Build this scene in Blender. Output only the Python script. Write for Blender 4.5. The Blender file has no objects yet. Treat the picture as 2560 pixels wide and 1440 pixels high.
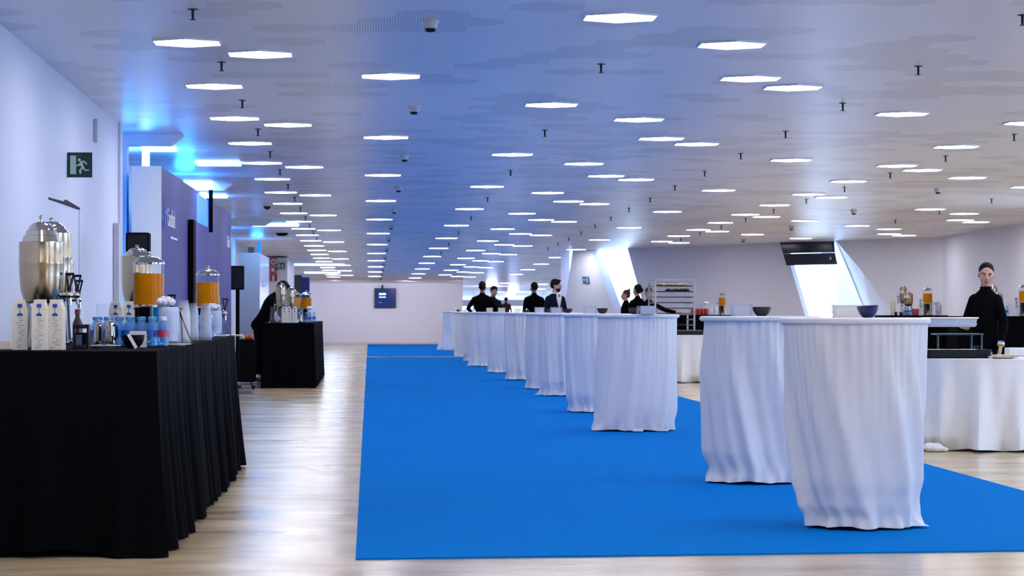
import bpy, bmesh, math, random
from math import sin, cos, pi, radians, atan, sqrt, floor
from mathutils import Vector, Matrix, geometry
import numpy as np

# ------------------------------------------------------------------ camera, light, exposure
sc = bpy.context.scene
F = 6700.0; H = 1.14; HY = 775.0; VX = 925.0
PSI = atan((1280 - VX) / F); CP, SP = cos(PSI), sin(PSI)
cam_d = bpy.data.cameras.new('camera'); cam = bpy.data.objects.new('camera', cam_d)
sc.collection.objects.link(cam); sc.camera = cam
cam.location = (0, 0, H); cam.rotation_euler = (pi / 2, 0, -PSI)
cam_d.sensor_width = 36; cam_d.lens = F / 2560 * 36
cam_d.shift_y = (HY - 720) / 2560
cam_d.clip_end = 400
cam_d.dof.use_dof = True; cam_d.dof.focus_distance = 19; cam_d.dof.aperture_fstop = 9.0
sc.view_settings.view_transform = 'Standard'; sc.view_settings.look = 'None'
sc.view_settings.gamma = 1; sc.view_settings.use_curve_mapping = False
sc.view_settings.exposure = 0.84
sc.cycles.use_denoising = True
sc.cycles.max_bounces = 7; sc.cycles.diffuse_bounces = 4; sc.cycles.glossy_bounces = 3
sc.cycles.transmission_bounces = 4; sc.cycles.transparent_max_bounces = 14
sc.cycles.caustics_reflective = False; sc.cycles.caustics_refractive = False
sc.cycles.sample_clamp_indirect = 4.0

LAMP = 13.0            # hexagonal ceiling panels
COVE = 9.0            # blue cove strips
SKY = 5.0              # daylight outside the windows

w = bpy.data.worlds.new('sky'); sc.world = w; w.use_nodes = True
bgn = w.node_tree.nodes['Background']
bgn.inputs[0].default_value = (0.42, 0.62, 1.0, 1); bgn.inputs[1].default_value = SKY

def light(name, kind, loc, energy, color, size=1.0, size_y=None, rot=(0, 0, 0), spread=None):
    d = bpy.data.lights.new(name, kind); d.energy = energy; d.color = color
    if kind == 'AREA':
        d.size = size
        if size_y: d.shape = 'RECTANGLE'; d.size_y = size_y
        if spread: d.spread = spread
    elif kind in ('POINT', 'SPOT'):
        d.shadow_soft_size = size
    o = bpy.data.objects.new(name, d); sc.collection.objects.link(o)
    o.location = loc; o.rotation_euler = rot
    return o

# ------------------------------------------------------------------ pixel helpers (layout measured from the photograph, real distances)
def at_s(px, py, s):
    t = F / s; u = (px - 1280) / F
    return Vector((t * (u * CP + SP), t * (CP - u * SP), H + (HY - py) / s))
def on_z(px, py, z):
    return at_s(px, py, (py - HY) / (H - z))
def flat(px, s, z=0.0):
    p = at_s(px, HY, s); return Vector((p.x, p.y, z))
CZ = H + 1.883; CM = 63.0 / F
def ceil_z(Y): return CZ - CM * Y
def on_ceiling(px, py):
    u = (px - 1280) / F
    t = 1.883 / ((HY - py) / F + CM * (CP - u * SP))
    return at_s(px, py, F / t)
def on_wall(px, py, A, N):                 # vertical plane through A with horizontal normal N
    o = Vector((0, 0, H)); d = at_s(px, py, F) - o
    t = (A - o).dot(N) / d.dot(N)
    return o + d * t

# ------------------------------------------------------------------ materials
MATS = {}
def mat(name, col, rough=0.5, metal=0.0, noise=0.0, scale=8.0, spec=0.5, emit=None, estr=0, trans=None, sheen=0, bump=0, stretch=None, col2=None, coat=0):
    if name in MATS: return MATS[name]
    m = bpy.data.materials.new(name); m.use_nodes = True
    nt = m.node_tree; b = nt.nodes['Principled BSDF']
    b.inputs['Base Color'].default_value = (*col, 1); b.inputs['Roughness'].default_value = rough
    b.inputs['Metallic'].default_value = metal; b.inputs['Specular IOR Level'].default_value = spec
    if sheen: b.inputs['Sheen Weight'].default_value = sheen
    if coat: b.inputs['Coat Weight'].default_value = coat
    if emit: b.inputs['Emission Color'].default_value = (*emit, 1); b.inputs['Emission Strength'].default_value = estr
    if noise or bump or col2:
        tc = nt.nodes.new('ShaderNodeTexCoord'); n = nt.nodes.new('ShaderNodeTexNoise')
        n.inputs['Scale'].default_value = scale; n.inputs['Detail'].default_value = 5
        mp = nt.nodes.new('ShaderNodeMapping'); nt.links.new(tc.outputs['Object'], mp.inputs[0])
        if stretch: mp.inputs['Scale'].default_value = stretch
        nt.links.new(mp.outputs[0], n.inputs['Vector'])
        if noise or col2:
            r = nt.nodes.new('ShaderNodeValToRGB')
            c2 = col2 or tuple(c * (1 - noise) for c in col)
            r.color_ramp.elements[0].position = 0.3; r.color_ramp.elements[1].position = 0.7
            r.color_ramp.elements[0].color = (*c2, 1); r.color_ramp.elements[1].color = (*col, 1)
            nt.links.new(n.outputs['Fac'], r.inputs[0]); nt.links.new(r.outputs[0], b.inputs['Base Color'])
        if bump:
            bp = nt.nodes.new('ShaderNodeBump'); bp.inputs['Strength'].default_value = bump
            bp.inputs['Distance'].default_value = 0.01
            nt.links.new(n.outputs['Fac'], bp.inputs['Height']); nt.links.new(bp.outputs[0], b.inputs['Normal'])
    if trans is not None:                  # clear plastic or glass: see-through with reflections
        out = nt.nodes['Material Output']; tr = nt.nodes.new('ShaderNodeBsdfTransparent')
        tr.inputs[0].default_value = (*trans[1], 1)
        gl = nt.nodes.new('ShaderNodeBsdfGlossy'); gl.inputs['Roughness'].default_value = 0.05
        fr = nt.nodes.new('ShaderNodeLayerWeight'); fr.inputs[0].default_value = 0.14
        mx = nt.nodes.new('ShaderNodeMixShader'); mx2 = nt.nodes.new('ShaderNodeMixShader')
        ge = nt.nodes.new('ShaderNodeNewGeometry'); mm = nt.nodes.new('ShaderNodeMath'); mm.operation = 'SUBTRACT'; mm.inputs[0].default_value = 1; nt.links.new(ge.outputs['Backfacing'], mm.inputs[1])
        mk = nt.nodes.new('ShaderNodeMath'); mk.operation = 'MULTIPLY'; nt.links.new(mm.outputs[0], mk.inputs[0]); nt.links.new(fr.outputs['Fresnel'], mk.inputs[1]); nt.links.new(mk.outputs[0], mx.inputs[0])
        mq = nt.nodes.new('ShaderNodeMath'); mq.operation = 'MULTIPLY'; nt.links.new(mm.outputs[0], mq.inputs[0]); mq.inputs[1].default_value = trans[0]; nt.links.new(mq.outputs[0], mx2.inputs[0])
        nt.links.new(tr.outputs[0], mx.inputs[1]); nt.links.new(gl.outputs[0], mx.inputs[2])
        nt.links.new(mx.outputs[0], mx2.inputs[1]); nt.links.new(b.outputs[0], mx2.inputs[2])
        nt.links.new(mx2.outputs[0], out.inputs[0])
    MATS[name] = m
    return m

WHITE = mat('white_paint', (0.80, 0.81, 0.86), 0.55, noise=0.02, scale=3)
WALL = mat('wall_paint', (0.73, 0.75, 0.86), 0.6, noise=0.03, scale=1.5)
FARW = mat('far_wall_paint', (0.82, 0.82, 0.92), 0.6, noise=0.02, scale=1.0)
CLOTH = mat('white_tablecloth', (0.78, 0.78, 0.80), 0.85, noise=0.03, scale=30, bump=0.05, sheen=0.1)
CLOTH2 = mat('white_round_cloth', (0.84, 0.85, 0.85), 0.7, noise=0.03, scale=20, bump=0.05)
BLACKC = mat('black_tablecloth', (0.0022, 0.0022, 0.0035), 0.85, noise=0.3, scale=20, spec=0.04)
BLUEC = mat('blue_carpet', (0.0, 0.185, 0.60), 0.95, noise=0.10, scale=180, spec=0.02, bump=0.3)
STEEL = mat('polished_steel', (0.60, 0.55, 0.47), 0.10, 1.0, noise=0.06, scale=4)
STEEL2 = mat('brushed_steel', (0.30, 0.29, 0.28), 0.30, 1.0, noise=0.1, scale=6, stretch=(1, 1, 20))
STEELW = mat('reflection_tinted_steel', (0.50, 0.41, 0.28), 0.20, 1.0, noise=0.08, scale=5)  # plain steel, with the room's warm reflections tinted into its colour
BLACKP = mat('black_plastic', (0.004, 0.004, 0.006), 0.4, noise=0.2, scale=20, spec=0.3)
BLACKM = mat('black_matte', (0.003, 0.0025, 0.0035), 0.8, noise=0.2, scale=20, spec=0.08)
BOWLM = mat('dark_bowl_glaze', (0.006, 0.005, 0.007), 0.35, noise=0.3, scale=12)
BOWLB = mat('navy_bowl_glaze', (0.005, 0.005, 0.10), 0.2, noise=0.3, scale=12)
NAPK = mat('cream_paper', (0.80, 0.76, 0.68), 0.9, noise=0.08, scale=25, stretch=(1, 1, 20))
GLASS = mat('clear_glass', (0.9, 0.93, 0.95), 0.05, trans=(0.0, (0.96, 0.97, 0.98)))
ACRYL = mat('clear_acrylic', (0.75, 0.78, 0.90), 0.05, trans=(0.15, (0.93, 0.95, 1.0)))
PET = mat('blue_tinted_pet', (0.25, 0.5, 0.85), 0.08, trans=(0.22, (0.68, 0.86, 0.98)))
CUPM = mat('frosted_cup_plastic', (0.80, 0.82, 0.86), 0.3, trans=(0.24, (0.95, 0.96, 0.98)))
JUICE = mat('orange_juice', (0.74, 0.235, 0.0), 0.8, spec=0.05, noise=0.06, scale=10)
CAPB = mat('blue_cap', (0.04, 0.28, 0.60), 0.4, noise=0.1, scale=30)
LABB = mat('blue_label', (0.01, 0.12, 0.55), 0.4, noise=0.3, scale=60)
PINK = mat('pink_label', (0.55, 0.02, 0.12), 0.35, noise=0.3, scale=60)
REDC = mat('red_can', (0.45, 0.02, 0.02), 0.3, noise=0.25, scale=40)
ICE = mat('ice_cubes', (0.80, 0.84, 0.90), 0.25, noise=0.15, scale=25, bump=0.4)
CARTON = mat('carton_board', (0.80, 0.74, 0.62), 0.6, noise=0.04, scale=20)
INKB = mat('blue_ink', (0.01, 0.06, 0.38), 0.5, noise=0.1, scale=20)
INKG = mat('grey_blue_ink', (0.48, 0.47, 0.50), 0.6, noise=0.2, scale=30)
PURP = mat('violet_lacquer_panel', (0.060, 0.055, 0.23), 0.5, noise=0.06, scale=2, spec=0.12)
GREYP = mat('panel_end_grey', (0.88, 0.90, 0.86), 0.6, noise=0.03, scale=3)
TAUPE = mat('panel_end_taupe', (0.33, 0.29, 0.33), 0.6, noise=0.04, scale=3)
LOGOW = mat('white_lettering', (0.75, 0.75, 0.82), 0.5, noise=0.05, scale=30)
LOGOB = mat('blue_star_mark', (0.03, 0.30, 0.80), 0.5, noise=0.05, scale=30)
CYAN = mat('cove_lit_board', (0.0, 0.22, 0.85), 0.4, emit=(0.0, 0.22, 1.0), estr=0.5, noise=0.05, scale=3)  # emission stands in for blue cove light falling on it; not backlit
GREENS = mat('dark_green_sign', (0.004, 0.035, 0.018), 0.5, noise=0.1, scale=20)
GREENM = mat('green_sign', (0.01, 0.22, 0.10), 0.5, noise=0.1, scale=20)
TEALS = mat('teal_sign', (0.004, 0.13, 0.22), 0.4, noise=0.1, scale=20)
PALEG = mat('pale_green_pictogram', (0.50, 0.68, 0.55), 0.6, noise=0.05, scale=20)
REDS = mat('red_sign', (0.42, 0.01, 0.02), 0.5, noise=0.1, scale=20)
SCREEN = mat('dark_blue_screen', (0.004, 0.010, 0.05), 0.15, emit=(0.004, 0.012, 0.07), estr=1.0, noise=0.2, scale=3)
GLOWT = mat('lit_screen_writing', (0.4, 0.7, 1.0), 0.5, emit=(0.45, 0.75, 1.0), estr=1.2, noise=0.1, scale=3)
DIFF = mat('lamp_diffuser', (1, 1, 1), 0.5, emit=(0.94, 0.92, 1.0), estr=LAMP, noise=0.01, scale=3)
COVEM = mat('cove_led', (0.3, 0.6, 1), 0.5, emit=(0.22, 0.55, 1.0), estr=COVE, noise=0.01, scale=3)
RIM = mat('lamp_rim', (0.75, 0.77, 0.85), 0.5, noise=0.02, scale=10)
SKIN = mat('skin', (0.50, 0.28, 0.21), 0.5, noise=0.08, scale=20)
SKIN2 = mat('skin_tan', (0.28, 0.14, 0.09), 0.5, noise=0.08, scale=20)
HAIR = mat('dark_hair', (0.006, 0.004, 0.004), 0.6, spec=0.15, noise=0.4, scale=60, stretch=(1, 1, 8))
HAIRB = mat('brown_hair', (0.07, 0.03, 0.016), 0.6, spec=0.2, noise=0.4, scale=60, stretch=(1, 1, 8))
BLKF = mat('black_fabric', (0.0025, 0.0025, 0.004), 0.9, noise=0.3, scale=25, spec=0.05)
NAVY = mat('navy_suit', (0.004, 0.007, 0.022), 0.8, noise=0.2, scale=40, spec=0.1)
REDF = mat('dark_red_fabric', (0.06, 0.004, 0.006), 0.85, noise=0.2, scale=25)
SHIRT = mat('white_shirt', (0.75, 0.75, 0.82), 0.8, noise=0.05, scale=25)
LIPM = mat('lips', (0.30, 0.06, 0.06), 0.4, noise=0.1, scale=60)
EYEW = mat('eye_white', (0.62, 0.60, 0.60), 0.3, noise=0.05, scale=60)
EYED = mat('eye_dark', (0.02, 0.012, 0.010), 0.2, noise=0.1, scale=60)
BREAD = mat('golden_bread', (0.92, 0.68, 0.42), 0.7, noise=0.3, scale=35, bump=0.4)
GREENF = mat('olive_green_food', (0.16, 0.17, 0.03), 0.6, noise=0.6, scale=45, bump=0.4)
ORNG = mat('orange_peel', (0.75, 0.14, 0.01), 0.5, noise=0.2, scale=40)
WOOD = mat('dark_brown_board', (0.07, 0.045, 0.045), 0.5, noise=0.3, scale=8)
TEALM = mat('dark_teal_metal', (0.01, 0.05, 0.07), 0.4, noise=0.2, scale=10)
STONE = mat('pale_concrete', (0.62, 0.68, 0.72), 0.8, noise=0.25, scale=3, stretch=(1, 1, 0.3))
CER = mat('white_ceramic', (0.82, 0.80, 0.76), 0.25, noise=0.03, scale=10)
GREENL = mat('lime_band', (0.35, 0.60, 0.05), 0.5, noise=0.1, scale=20)
COFFEE = mat('dark_drink', (0.03, 0.006, 0.004), 0.2, noise=0.1, scale=20)
DARKG = mat('dark_gap', (0.01, 0.01, 0.014), 0.8, noise=0.2, scale=20)
DETG = mat('detector_shell', (0.55, 0.55, 0.60), 0.4, noise=0.05, scale=20)

# floor: polished pale limestone
def floor_mat():
    m = bpy.data.materials.new('polished_limestone'); m.use_nodes = True; MATS['floor'] = m
    nt = m.node_tree; b = nt.nodes['Principled BSDF']; L = nt.links.new
    tc = nt.nodes.new('ShaderNodeTexCoord'); mp = nt.nodes.new('ShaderNodeMapping'); mp.inputs['Scale'].default_value = (0.5, 1.0, 1)
    L(tc.outputs['Object'], mp.inputs[0])
    n = nt.nodes.new('ShaderNodeTexNoise'); n.inputs['Scale'].default_value = 2.2; n.inputs['Detail'].default_value = 9; n.inputs['Roughness'].default_value = 0.65
    L(mp.outputs[0], n.inputs['Vector'])
    r = nt.nodes.new('ShaderNodeValToRGB'); e = r.color_ramp.elements
    e[0].position = 0.28; e[0].color = (0.33, 0.235, 0.125, 1); e[1].position = 0.60; e[1].color = (0.70, 0.545, 0.33, 1)
    L(n.outputs['Fac'], r.inputs[0])
    br = nt.nodes.new('ShaderNodeTexBrick'); br.inputs['Scale'].default_value = 1.0
    br.inputs['Brick Width'].default_value = 1.2; br.inputs['Row Height'].default_value = 0.9; br.inputs['Mortar Size'].default_value = 0.004
    br.inputs['Color1'].default_value = (1, 1, 1, 1); br.inputs['Color2'].default_value = (0.90, 0.90, 0.90, 1); br.inputs['Mortar'].default_value = (0.72, 0.7, 0.68, 1)
    L(tc.outputs['Object'], br.inputs['Vector'])
    mx = nt.nodes.new('ShaderNodeMix'); mx.data_type = 'RGBA'; mx.blend_type = 'MULTIPLY'; mx.inputs[0].default_value = 0.3
    L(r.outputs[0], mx.inputs[6]); L(br.outputs[0], mx.inputs[7]); L(mx.outputs[2], b.inputs['Base Color'])
    n2 = nt.nodes.new('ShaderNodeTexNoise'); n2.inputs['Scale'].default_value = 1.3; n2.inputs['Detail'].default_value = 8
    L(mp.outputs[0], n2.inputs['Vector'])
    mr = nt.nodes.new('ShaderNodeMapRange'); mr.inputs['To Min'].default_value = 0.10; mr.inputs['To Max'].default_value = 0.30
    L(n2.outputs['Fac'], mr.inputs[0]); L(mr.outputs[0], b.inputs['Roughness'])
    b.inputs['Specular IOR Level'].default_value = 0.38
    bp = nt.nodes.new('ShaderNodeBump'); bp.inputs['Strength'].default_value = 0.12; bp.inputs['Distance'].default_value = 0.004
    L(n.outputs['Fac'], bp.inputs['Height']); L(bp.outputs[0], b.inputs['Normal'])
    return m
FLOORM = floor_mat()

# ceiling: painted panels, clusters of hexagonal tiles perforated with small holes
HP = 0.4345
def ceiling_mat():
    m = bpy.data.materials.new('perforated_ceiling'); m.use_nodes = True; MATS['ceiling'] = m
    nt = m.node_tree; b = nt.nodes['Principled BSDF']; L = nt.links.new
    tc = nt.nodes.new('ShaderNodeTexCoord')
    def V(op, a, c=None):
        n = nt.nodes.new('ShaderNodeVectorMath'); n.operation = op
        for i, x in enumerate((a, c)):
            if x is None: continue
            if isinstance(x, tuple): n.inputs[i].default_value = x
            else: L(x, n.inputs[i])
        return n.outputs['Value'] if op == 'DOT_PRODUCT' else n.outputs[0]
    def M(op, a, c=None):
        n = nt.nodes.new('ShaderNodeMath'); n.operation = op
        for i, x in enumerate((a, c)):
            if x is None: continue
            if isinstance(x, (int, float)): n.inputs[i].default_value = x
            else: L(x, n.inputs[i])
        return n.outputs[0]
    r = (HP, HP * sqrt(3), 1.0); h = (HP / 2, HP * sqrt(3) / 2, 0.5)
    p0 = V('ADD', tc.outputs['Object'], (50 * HP - 0.15, 50 * HP * sqrt(3) - 0.3, 0.0))
    p = V('MULTIPLY', p0, (1, 1, 0))
    def cell(q):
        k = V('FLOOR', V('DIVIDE', q, r)); return V('MULTIPLY', V('SUBTRACT', V('SUBTRACT', q, V('MULTIPLY', k, r)), h), (1, 1, 0))
    a = cell(p); c = cell(V('SUBTRACT', p, h))
    less = M('LESS_THAN', V('DOT_PRODUCT', a, a), V('DOT_PRODUCT', c, c))
    mx = nt.nodes.new('ShaderNodeMix'); mx.data_type = 'VECTOR'
    L(less, mx.inputs[0]); L(c, mx.inputs[4]); L(a, mx.inputs[5])
    gid = V('SUBTRACT', p, mx.outputs[1])
    gid = V('FLOOR', V('ADD', V('MULTIPLY', gid, (2 / HP, 2 / (HP * sqrt(3)), 0)), (0.5, 0.5, 0.5)))
    wn = nt.nodes.new('ShaderNodeTexWhiteNoise'); L(gid, wn.inputs['Vector'])
    ns = nt.nodes.new('ShaderNodeTexNoise'); ns.inputs['Scale'].default_value = 0.20; ns.inputs['Detail'].default_value = 1
    L(gid, ns.inputs['Vector'])
    pick = M('GREATER_THAN', M('ADD', M('MULTIPLY', wn.outputs['Value'], 0.45), ns.outputs['Fac']), 0.81)
    sep = nt.nodes.new('ShaderNodeSeparateXYZ'); L(tc.outputs['Object'], sep.inputs[0])
    sx = M('SINE', M('MULTIPLY', sep.outputs['X'], 2 * pi / 0.0165)); sy = M('SINE', M('MULTIPLY', sep.outputs['Y'], 2 * pi / 0.0165))
    hole = M('GREATER_THAN', M('ADD', sx, M('MULTIPLY', sy, 0.5)), 0.35)
    fac = M('MULTIPLY', pick, M('MULTIPLY', hole, 0.50))
    cm = nt.nodes.new('ShaderNodeMix'); cm.data_type = 'RGBA'
    L(fac, cm.inputs[0]); cm.inputs[6].default_value = (0.84, 0.84, 0.88, 1); cm.inputs[7].default_value = (0.07, 0.08, 0.11, 1)
    L(cm.outputs[2], b.inputs['Base Color']); b.inputs['Roughness'].default_value = 0.30; b.inputs['Specular IOR Level'].default_value = 0.5
    return m
CEILM = ceiling_mat()

# ------------------------------------------------------------------ geometry helpers
COL = sc.collection
class G:
    def __init__(s): s.bm = bmesh.new(); s.M = Matrix.Identity(4)
    def _v(s, p): return s.bm.verts.new(s.M @ Vector(p))
    def box(s, c, d, rz=0, rx=0, ry=0, taper=1.0):
        R = Matrix.Rotation(rz, 3, 'Z') @ Matrix.Rotation(ry, 3, 'Y') @ Matrix.Rotation(rx, 3, 'X')
        vs = []
        for z in (-.5, .5):
            k = taper if z > 0 else 1.0
            for x, y in ((-.5, -.5), (.5, -.5), (.5, .5), (-.5, .5)):
                vs.append(s._v(Vector(c) + R @ Vector((x * d[0] * k, y * d[1] * k, z * d[2]))))
        for f in ((3, 2, 1, 0), (4, 5, 6, 7), (0, 1, 5, 4), (1, 2, 6, 5), (2, 3, 7, 6), (3, 0, 4, 7)):
            s.bm.faces.new([vs[i] for i in f])
        return s
    def loft(s, rings, cap=True):
        V = [[s._v(p) for p in r] for r in rings]; n = len(V[0])
        for a, b in zip(V, V[1:]):
            for i in range(n):
                s.bm.faces.new((a[i], a[(i + 1) % n], b[(i + 1) % n], b[i]))
        if cap:
            s.bm.faces.new(list(reversed(V[0]))); s.bm.faces.new(V[-1])
        return s
    def lathe(s, prof, seg=32, c=(0, 0, 0), cap=True):
        s.loft([[(c[0] + r * cos(2 * pi * i / seg), c[1] + r * sin(2 * pi * i / seg), c[2] + z) for i in range(seg)] for r, z in prof], cap)
        return s
    def tube(s, pts, r, seg=10, r2=None, cap=True):
        pts = [Vector(p) for p in pts]; n = len(pts); rings = []
        up = Vector((0, 0, 1))
        for i, p in enumerate(pts):
            d = (pts[min(i + 1, n - 1)] - pts[max(i - 1, 0)]).normalized()
            if abs(d.dot(up)) > 0.98: up = Vector((0, 1, 0)) if abs(d.y) < 0.9 else Vector((1, 0, 0))
            a = d.cross(up).normalized(); b = a.cross(d).normalized()
            rr = r if r2 is None else r + (r2 - r) * i / (n - 1)
            rings.append([p + (a * cos(2 * pi * k / seg) + b * sin(2 * pi * k / seg)) * rr for k in range(seg)])
            up = b
        return s.loft(rings, cap)
    def ell(s, c, r, seg=16, rot=None):
        R = rot or Matrix.Identity(3); rings = []
        nr = max(6, seg // 2)
        for j in range(1, nr):
            t = pi * j / nr
            rings.append([Vector(c) + R @ Vector((r[0] * sin(t) * cos(2 * pi * i / seg), r[1] * sin(t) * sin(2 * pi * i / seg), -r[2] * cos(t))) for i in range(seg)])
        V = [[s._v(p) for p in q] for q in rings]
        for a, b in zip(V, V[1:]):
            for i in range(seg): s.bm.faces.new((a[i], a[(i + 1) % seg], b[(i + 1) % seg], b[i]))
        lo = s._v(Vector(c) + R @ Vector((0, 0, -r[2]))); hi = s._v(Vector(c) + R @ Vector((0, 0, r[2])))
        for i in range(seg):
            s.bm.faces.new((lo, V[0][(i + 1) % seg], V[0][i])); s.bm.faces.new((hi, V[-1][i], V[-1][(i + 1) % seg]))
        return s
    def cap2(s, a, b, ra, rb, seg=12):             # tapered capsule
        a, b = Vector(a), Vector(b)
        d = (b - a); s.tube([a, a + d * 0.5, b], ra, seg, rb); s.ell(a, (ra,) * 3, seg); s.ell(b, (rb,) * 3, seg)
        return s
    def poly(s, outer, holes=(), thick=None):      # planar face from 3-D loops, extruded by the vector thick
        loops = [[Vector(p) for p in outer]] + [[Vector(p) for p in h] for h in holes]
        tri = geometry.tessellate_polygon(loops); fl = [p for l in loops for p in l]
        V = [s._v(p) for p in fl]
        for t in tri:
            try: s.bm.faces.new([V[i] for i in t])
            except ValueError: pass
        if thick is not None:
            W = [s._v(p + Vector(thick)) for p in fl]
            for t in tri:
                try: s.bm.faces.new([W[i] for i in reversed(t)])
                except ValueError: pass
            k = 0
            for l in loops:
                n = len(l)
                for i in range(n): s.bm.faces.new((V[k + i], V[k + (i + 1) % n], W[k + (i + 1) % n], W[k + i]))
                k += n
        return s
    def grid(s, f, nu, nv, closed=False):
        V = [[s._v(f(i, j)) for i in range(nu)] for j in range(nv)]
        for j in range(nv - 1):
            for i in range(nu if closed else nu - 1):
                s.bm.faces.new((V[j][i], V[j][(i + 1) % nu], V[j + 1][(i + 1) % nu], V[j + 1][i]))
        return V

def build(name, g, m, parent=None, smooth=True, bevel=0, remesh=0, loc=None):
    bmesh.ops.recalc_face_normals(g.bm, faces=g.bm.faces)
    me = bpy.data.meshes.new(name); g.bm.to_mesh(me); g.bm.free()
    me.materials.append(m)
    o = bpy.data.objects.new(name, me); COL.objects.link(o)
    if remesh:
        md = o.modifiers.new('r', 'REMESH'); md.mode = 'VOXEL'; md.voxel_size = remesh; md.use_smooth_shade = True
        sm = o.modifiers.new('s', 'SMOOTH'); sm.factor = 0.5; sm.iterations = 4
        dg = bpy.context.evaluated_depsgraph_get(); dg.update()
        nm = bpy.data.meshes.new_from_object(o.evaluated_get(dg)); o.modifiers.clear()
        o.data = nm; bpy.data.meshes.remove(me); me = nm; me.name = name
        if not me.materials: me.materials.append(m)
    if smooth:
        me.polygons.foreach_set('use_smooth', [True] * len(me.polygons))
        if not remesh: me.set_sharp_from_angle(angle=radians(38))
    if bevel:
        b = o.modifiers.new('bevel', 'BEVEL'); b.width = bevel; b.segments = 2; b.limit_method = 'ANGLE'
    if parent: o.parent = parent
    if loc is not None: o.location = loc
    return o

def tag(o, label, cat, group=None, kind=None):
    o['label'] = label; o['category'] = cat
    if group: o['group'] = group
    if kind: o['kind'] = kind
    return o
def thing(name, label, cat, loc=(0, 0, 0), rz=0, group=None):
    o = bpy.data.objects.new(name, None); o.empty_display_size = 0.1; COL.objects.link(o)
    o.location = loc; o.rotation_euler = (0, 0, rz)
    return tag(o, label, cat, group)
def dup(o, loc=None, rz=None, label=None, group=None, parent=None, scale=None):
    c = o.copy(); COL.objects.link(c)
    if parent: c.parent = parent
    for ch in list(o.children): dup(ch, parent=c)
    if loc is not None: c.location = loc
    if rz is not None: c.rotation_euler = (c.rotation_euler[0], c.rotation_euler[1], rz)
    if label: c['label'] = label
    if group: c['group'] = group
    if scale: c.scale = scale if isinstance(scale, tuple) else (scale,) * 3
    return c
def struct(name, g, m, smooth=False, bevel=0, parent=None):
    o = build(name, g, m, parent, smooth, bevel)
    if not parent: o['kind'] = 'structure'
    return o
ORD = ['first', 'second', 'third', 'fourth', 'fifth', 'sixth', 'seventh', 'eighth', 'ninth', 'tenth', 'eleventh', 'twelfth', 'thirteenth',
       'fourteenth', 'fifteenth', 'sixteenth', 'seventeenth', 'eighteenth', 'nineteenth', 'twentieth'] + ['twenty-%s' % x for x in
       ('first', 'second', 'third', 'fourth', 'fifth', 'sixth', 'seventh', 'eighth', 'ninth')] + ['thirtieth'] + ['thirty-%s' % x for x in
       ('first', 'second', 'third', 'fourth', 'fifth', 'sixth', 'seventh', 'eighth', 'ninth')]

# ------------------------------------------------------------------ THE HALL
XL = -2.23; FARY = 96.0; ENDY = 132.0
WA = on_ceiling(1432, 626); WB = on_ceiling(2358, 592)
WN = Vector((WB.y - WA.y, -(WB.x - WA.x), 0)).normalized()
if WN.y > 0: WN = -WN                      # faces the camera
XR = WB.x
g = G(); g.box((4.0, 62, -0.1), (20.0, 146, 0.2)); struct('floor', g, FLOORM)
g = G()
def cl(x, y, z0=0): return (x, y, ceil_z(y) + z0)
g.box((0, 0, 0), (0.01, 0.01, 0.01)); g.bm.clear()
RX92 = WA.x + 5.8 * (92 - WA.y) / (ENDY - WA.y); RX132 = WA.x + 5.95
g.poly([cl(-3.4, -9), cl(XR + .3, -9), cl(XR + .3, WB.y + .15), cl(WA.x + .05, WA.y + .25), cl(RX92 + .1, 92), cl(-3.4, 92)], thick=(0, 0, 0.15))
ceiling = struct('ceiling', g, CEILM)
def rampz(y): return ceil_z(92) - 0.0135 * (y - 92)
g = G(); g.poly([(-3.4, 92, ceil_z(92)), (RX92 + .1, 92, ceil_z(92)), (RX132, ENDY + 1, rampz(ENDY + 1)), (-3.4, ENDY + 1, rampz(ENDY + 1))], thick=(0, 0, 0.15))
struct('ceiling_far', g, CEILM)
# left wall with a flush service door
dY0, dY1, dZ = 18.75, 20.75, 1.925
g = G()
g.poly([(XL, -9, 0), (XL, dY0, 0), (XL, dY0, dZ), (XL, dY1, dZ), (XL, dY1, 0), (XL, 23.9, 0), (XL, 23.9, ceil_z(23.9)), (XL, -9, ceil_z(-9))], thick=(-0.3, 0, 0))
struct('wall_left', g, WALL)
g = G(); g.box((XL - 0.032, (dY0 + dY1) / 2, dZ / 2 - 0.008), (0.05, dY1 - dY0 - 0.012, dZ - 0.018))
d1 = struct('door_1', g, WALL)
g = G(); g.poly([(XL + 0.004, dY0, dZ - 0.012), (XL + 0.004, dY1, dZ - 0.012), (XL + 0.004, dY1, dZ), (XL + 0.004, (dY0 + dY1) / 2 + 0.05, dZ + 0.026), (XL + 0.004, dY0 + 0.9, dZ + 0.006), (XL + 0.004, dY0, dZ - 0.003)], thick=(-0.02, 0, 0))
struct('door_gap', g, DARKG, parent=d1)
# left wall beyond: blue-lit bays
g = G(); g.box((-2.75, 44, 1.5), (0.2, 40.2, 3.0)); struct('wall_left_bays', g, WALL)
g = G(); g.box((-2.42, 24.02, ceil_z(24) / 2), (0.42, 0.2, ceil_z(24) + 0.01)); struct('wall_left_return', g, WALL)
for i, (y0, y1, x1, drop) in enumerate(((25.3, 25.5, -1.75, 0.095), (33.4, 33.6, -1.7, 0.09), (44.2, 44.4, -1.6, 0.08))):
    g = G(); zc = ceil_z((y0 + y1) / 2)
    g.poly([(-2.65, y0, ceil_z(y0)), (x1, y0, ceil_z(y0)), (x1 - 0.12, y0, ceil_z(y0) - drop), (-2.65, y0, ceil_z(y0) - drop)], thick=(0, y1 - y0, -CM * (y1 - y0)))
    struct('trim_%d' % (i + 1), g, WHITE)
    g = G(); g.box((-2.46, (y0 + y1) / 2 + .02, zc / 2), (0.36, y1 - y0, zc + 0.01)); struct('trim_%d' % (i + 11), g, WHITE)
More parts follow.
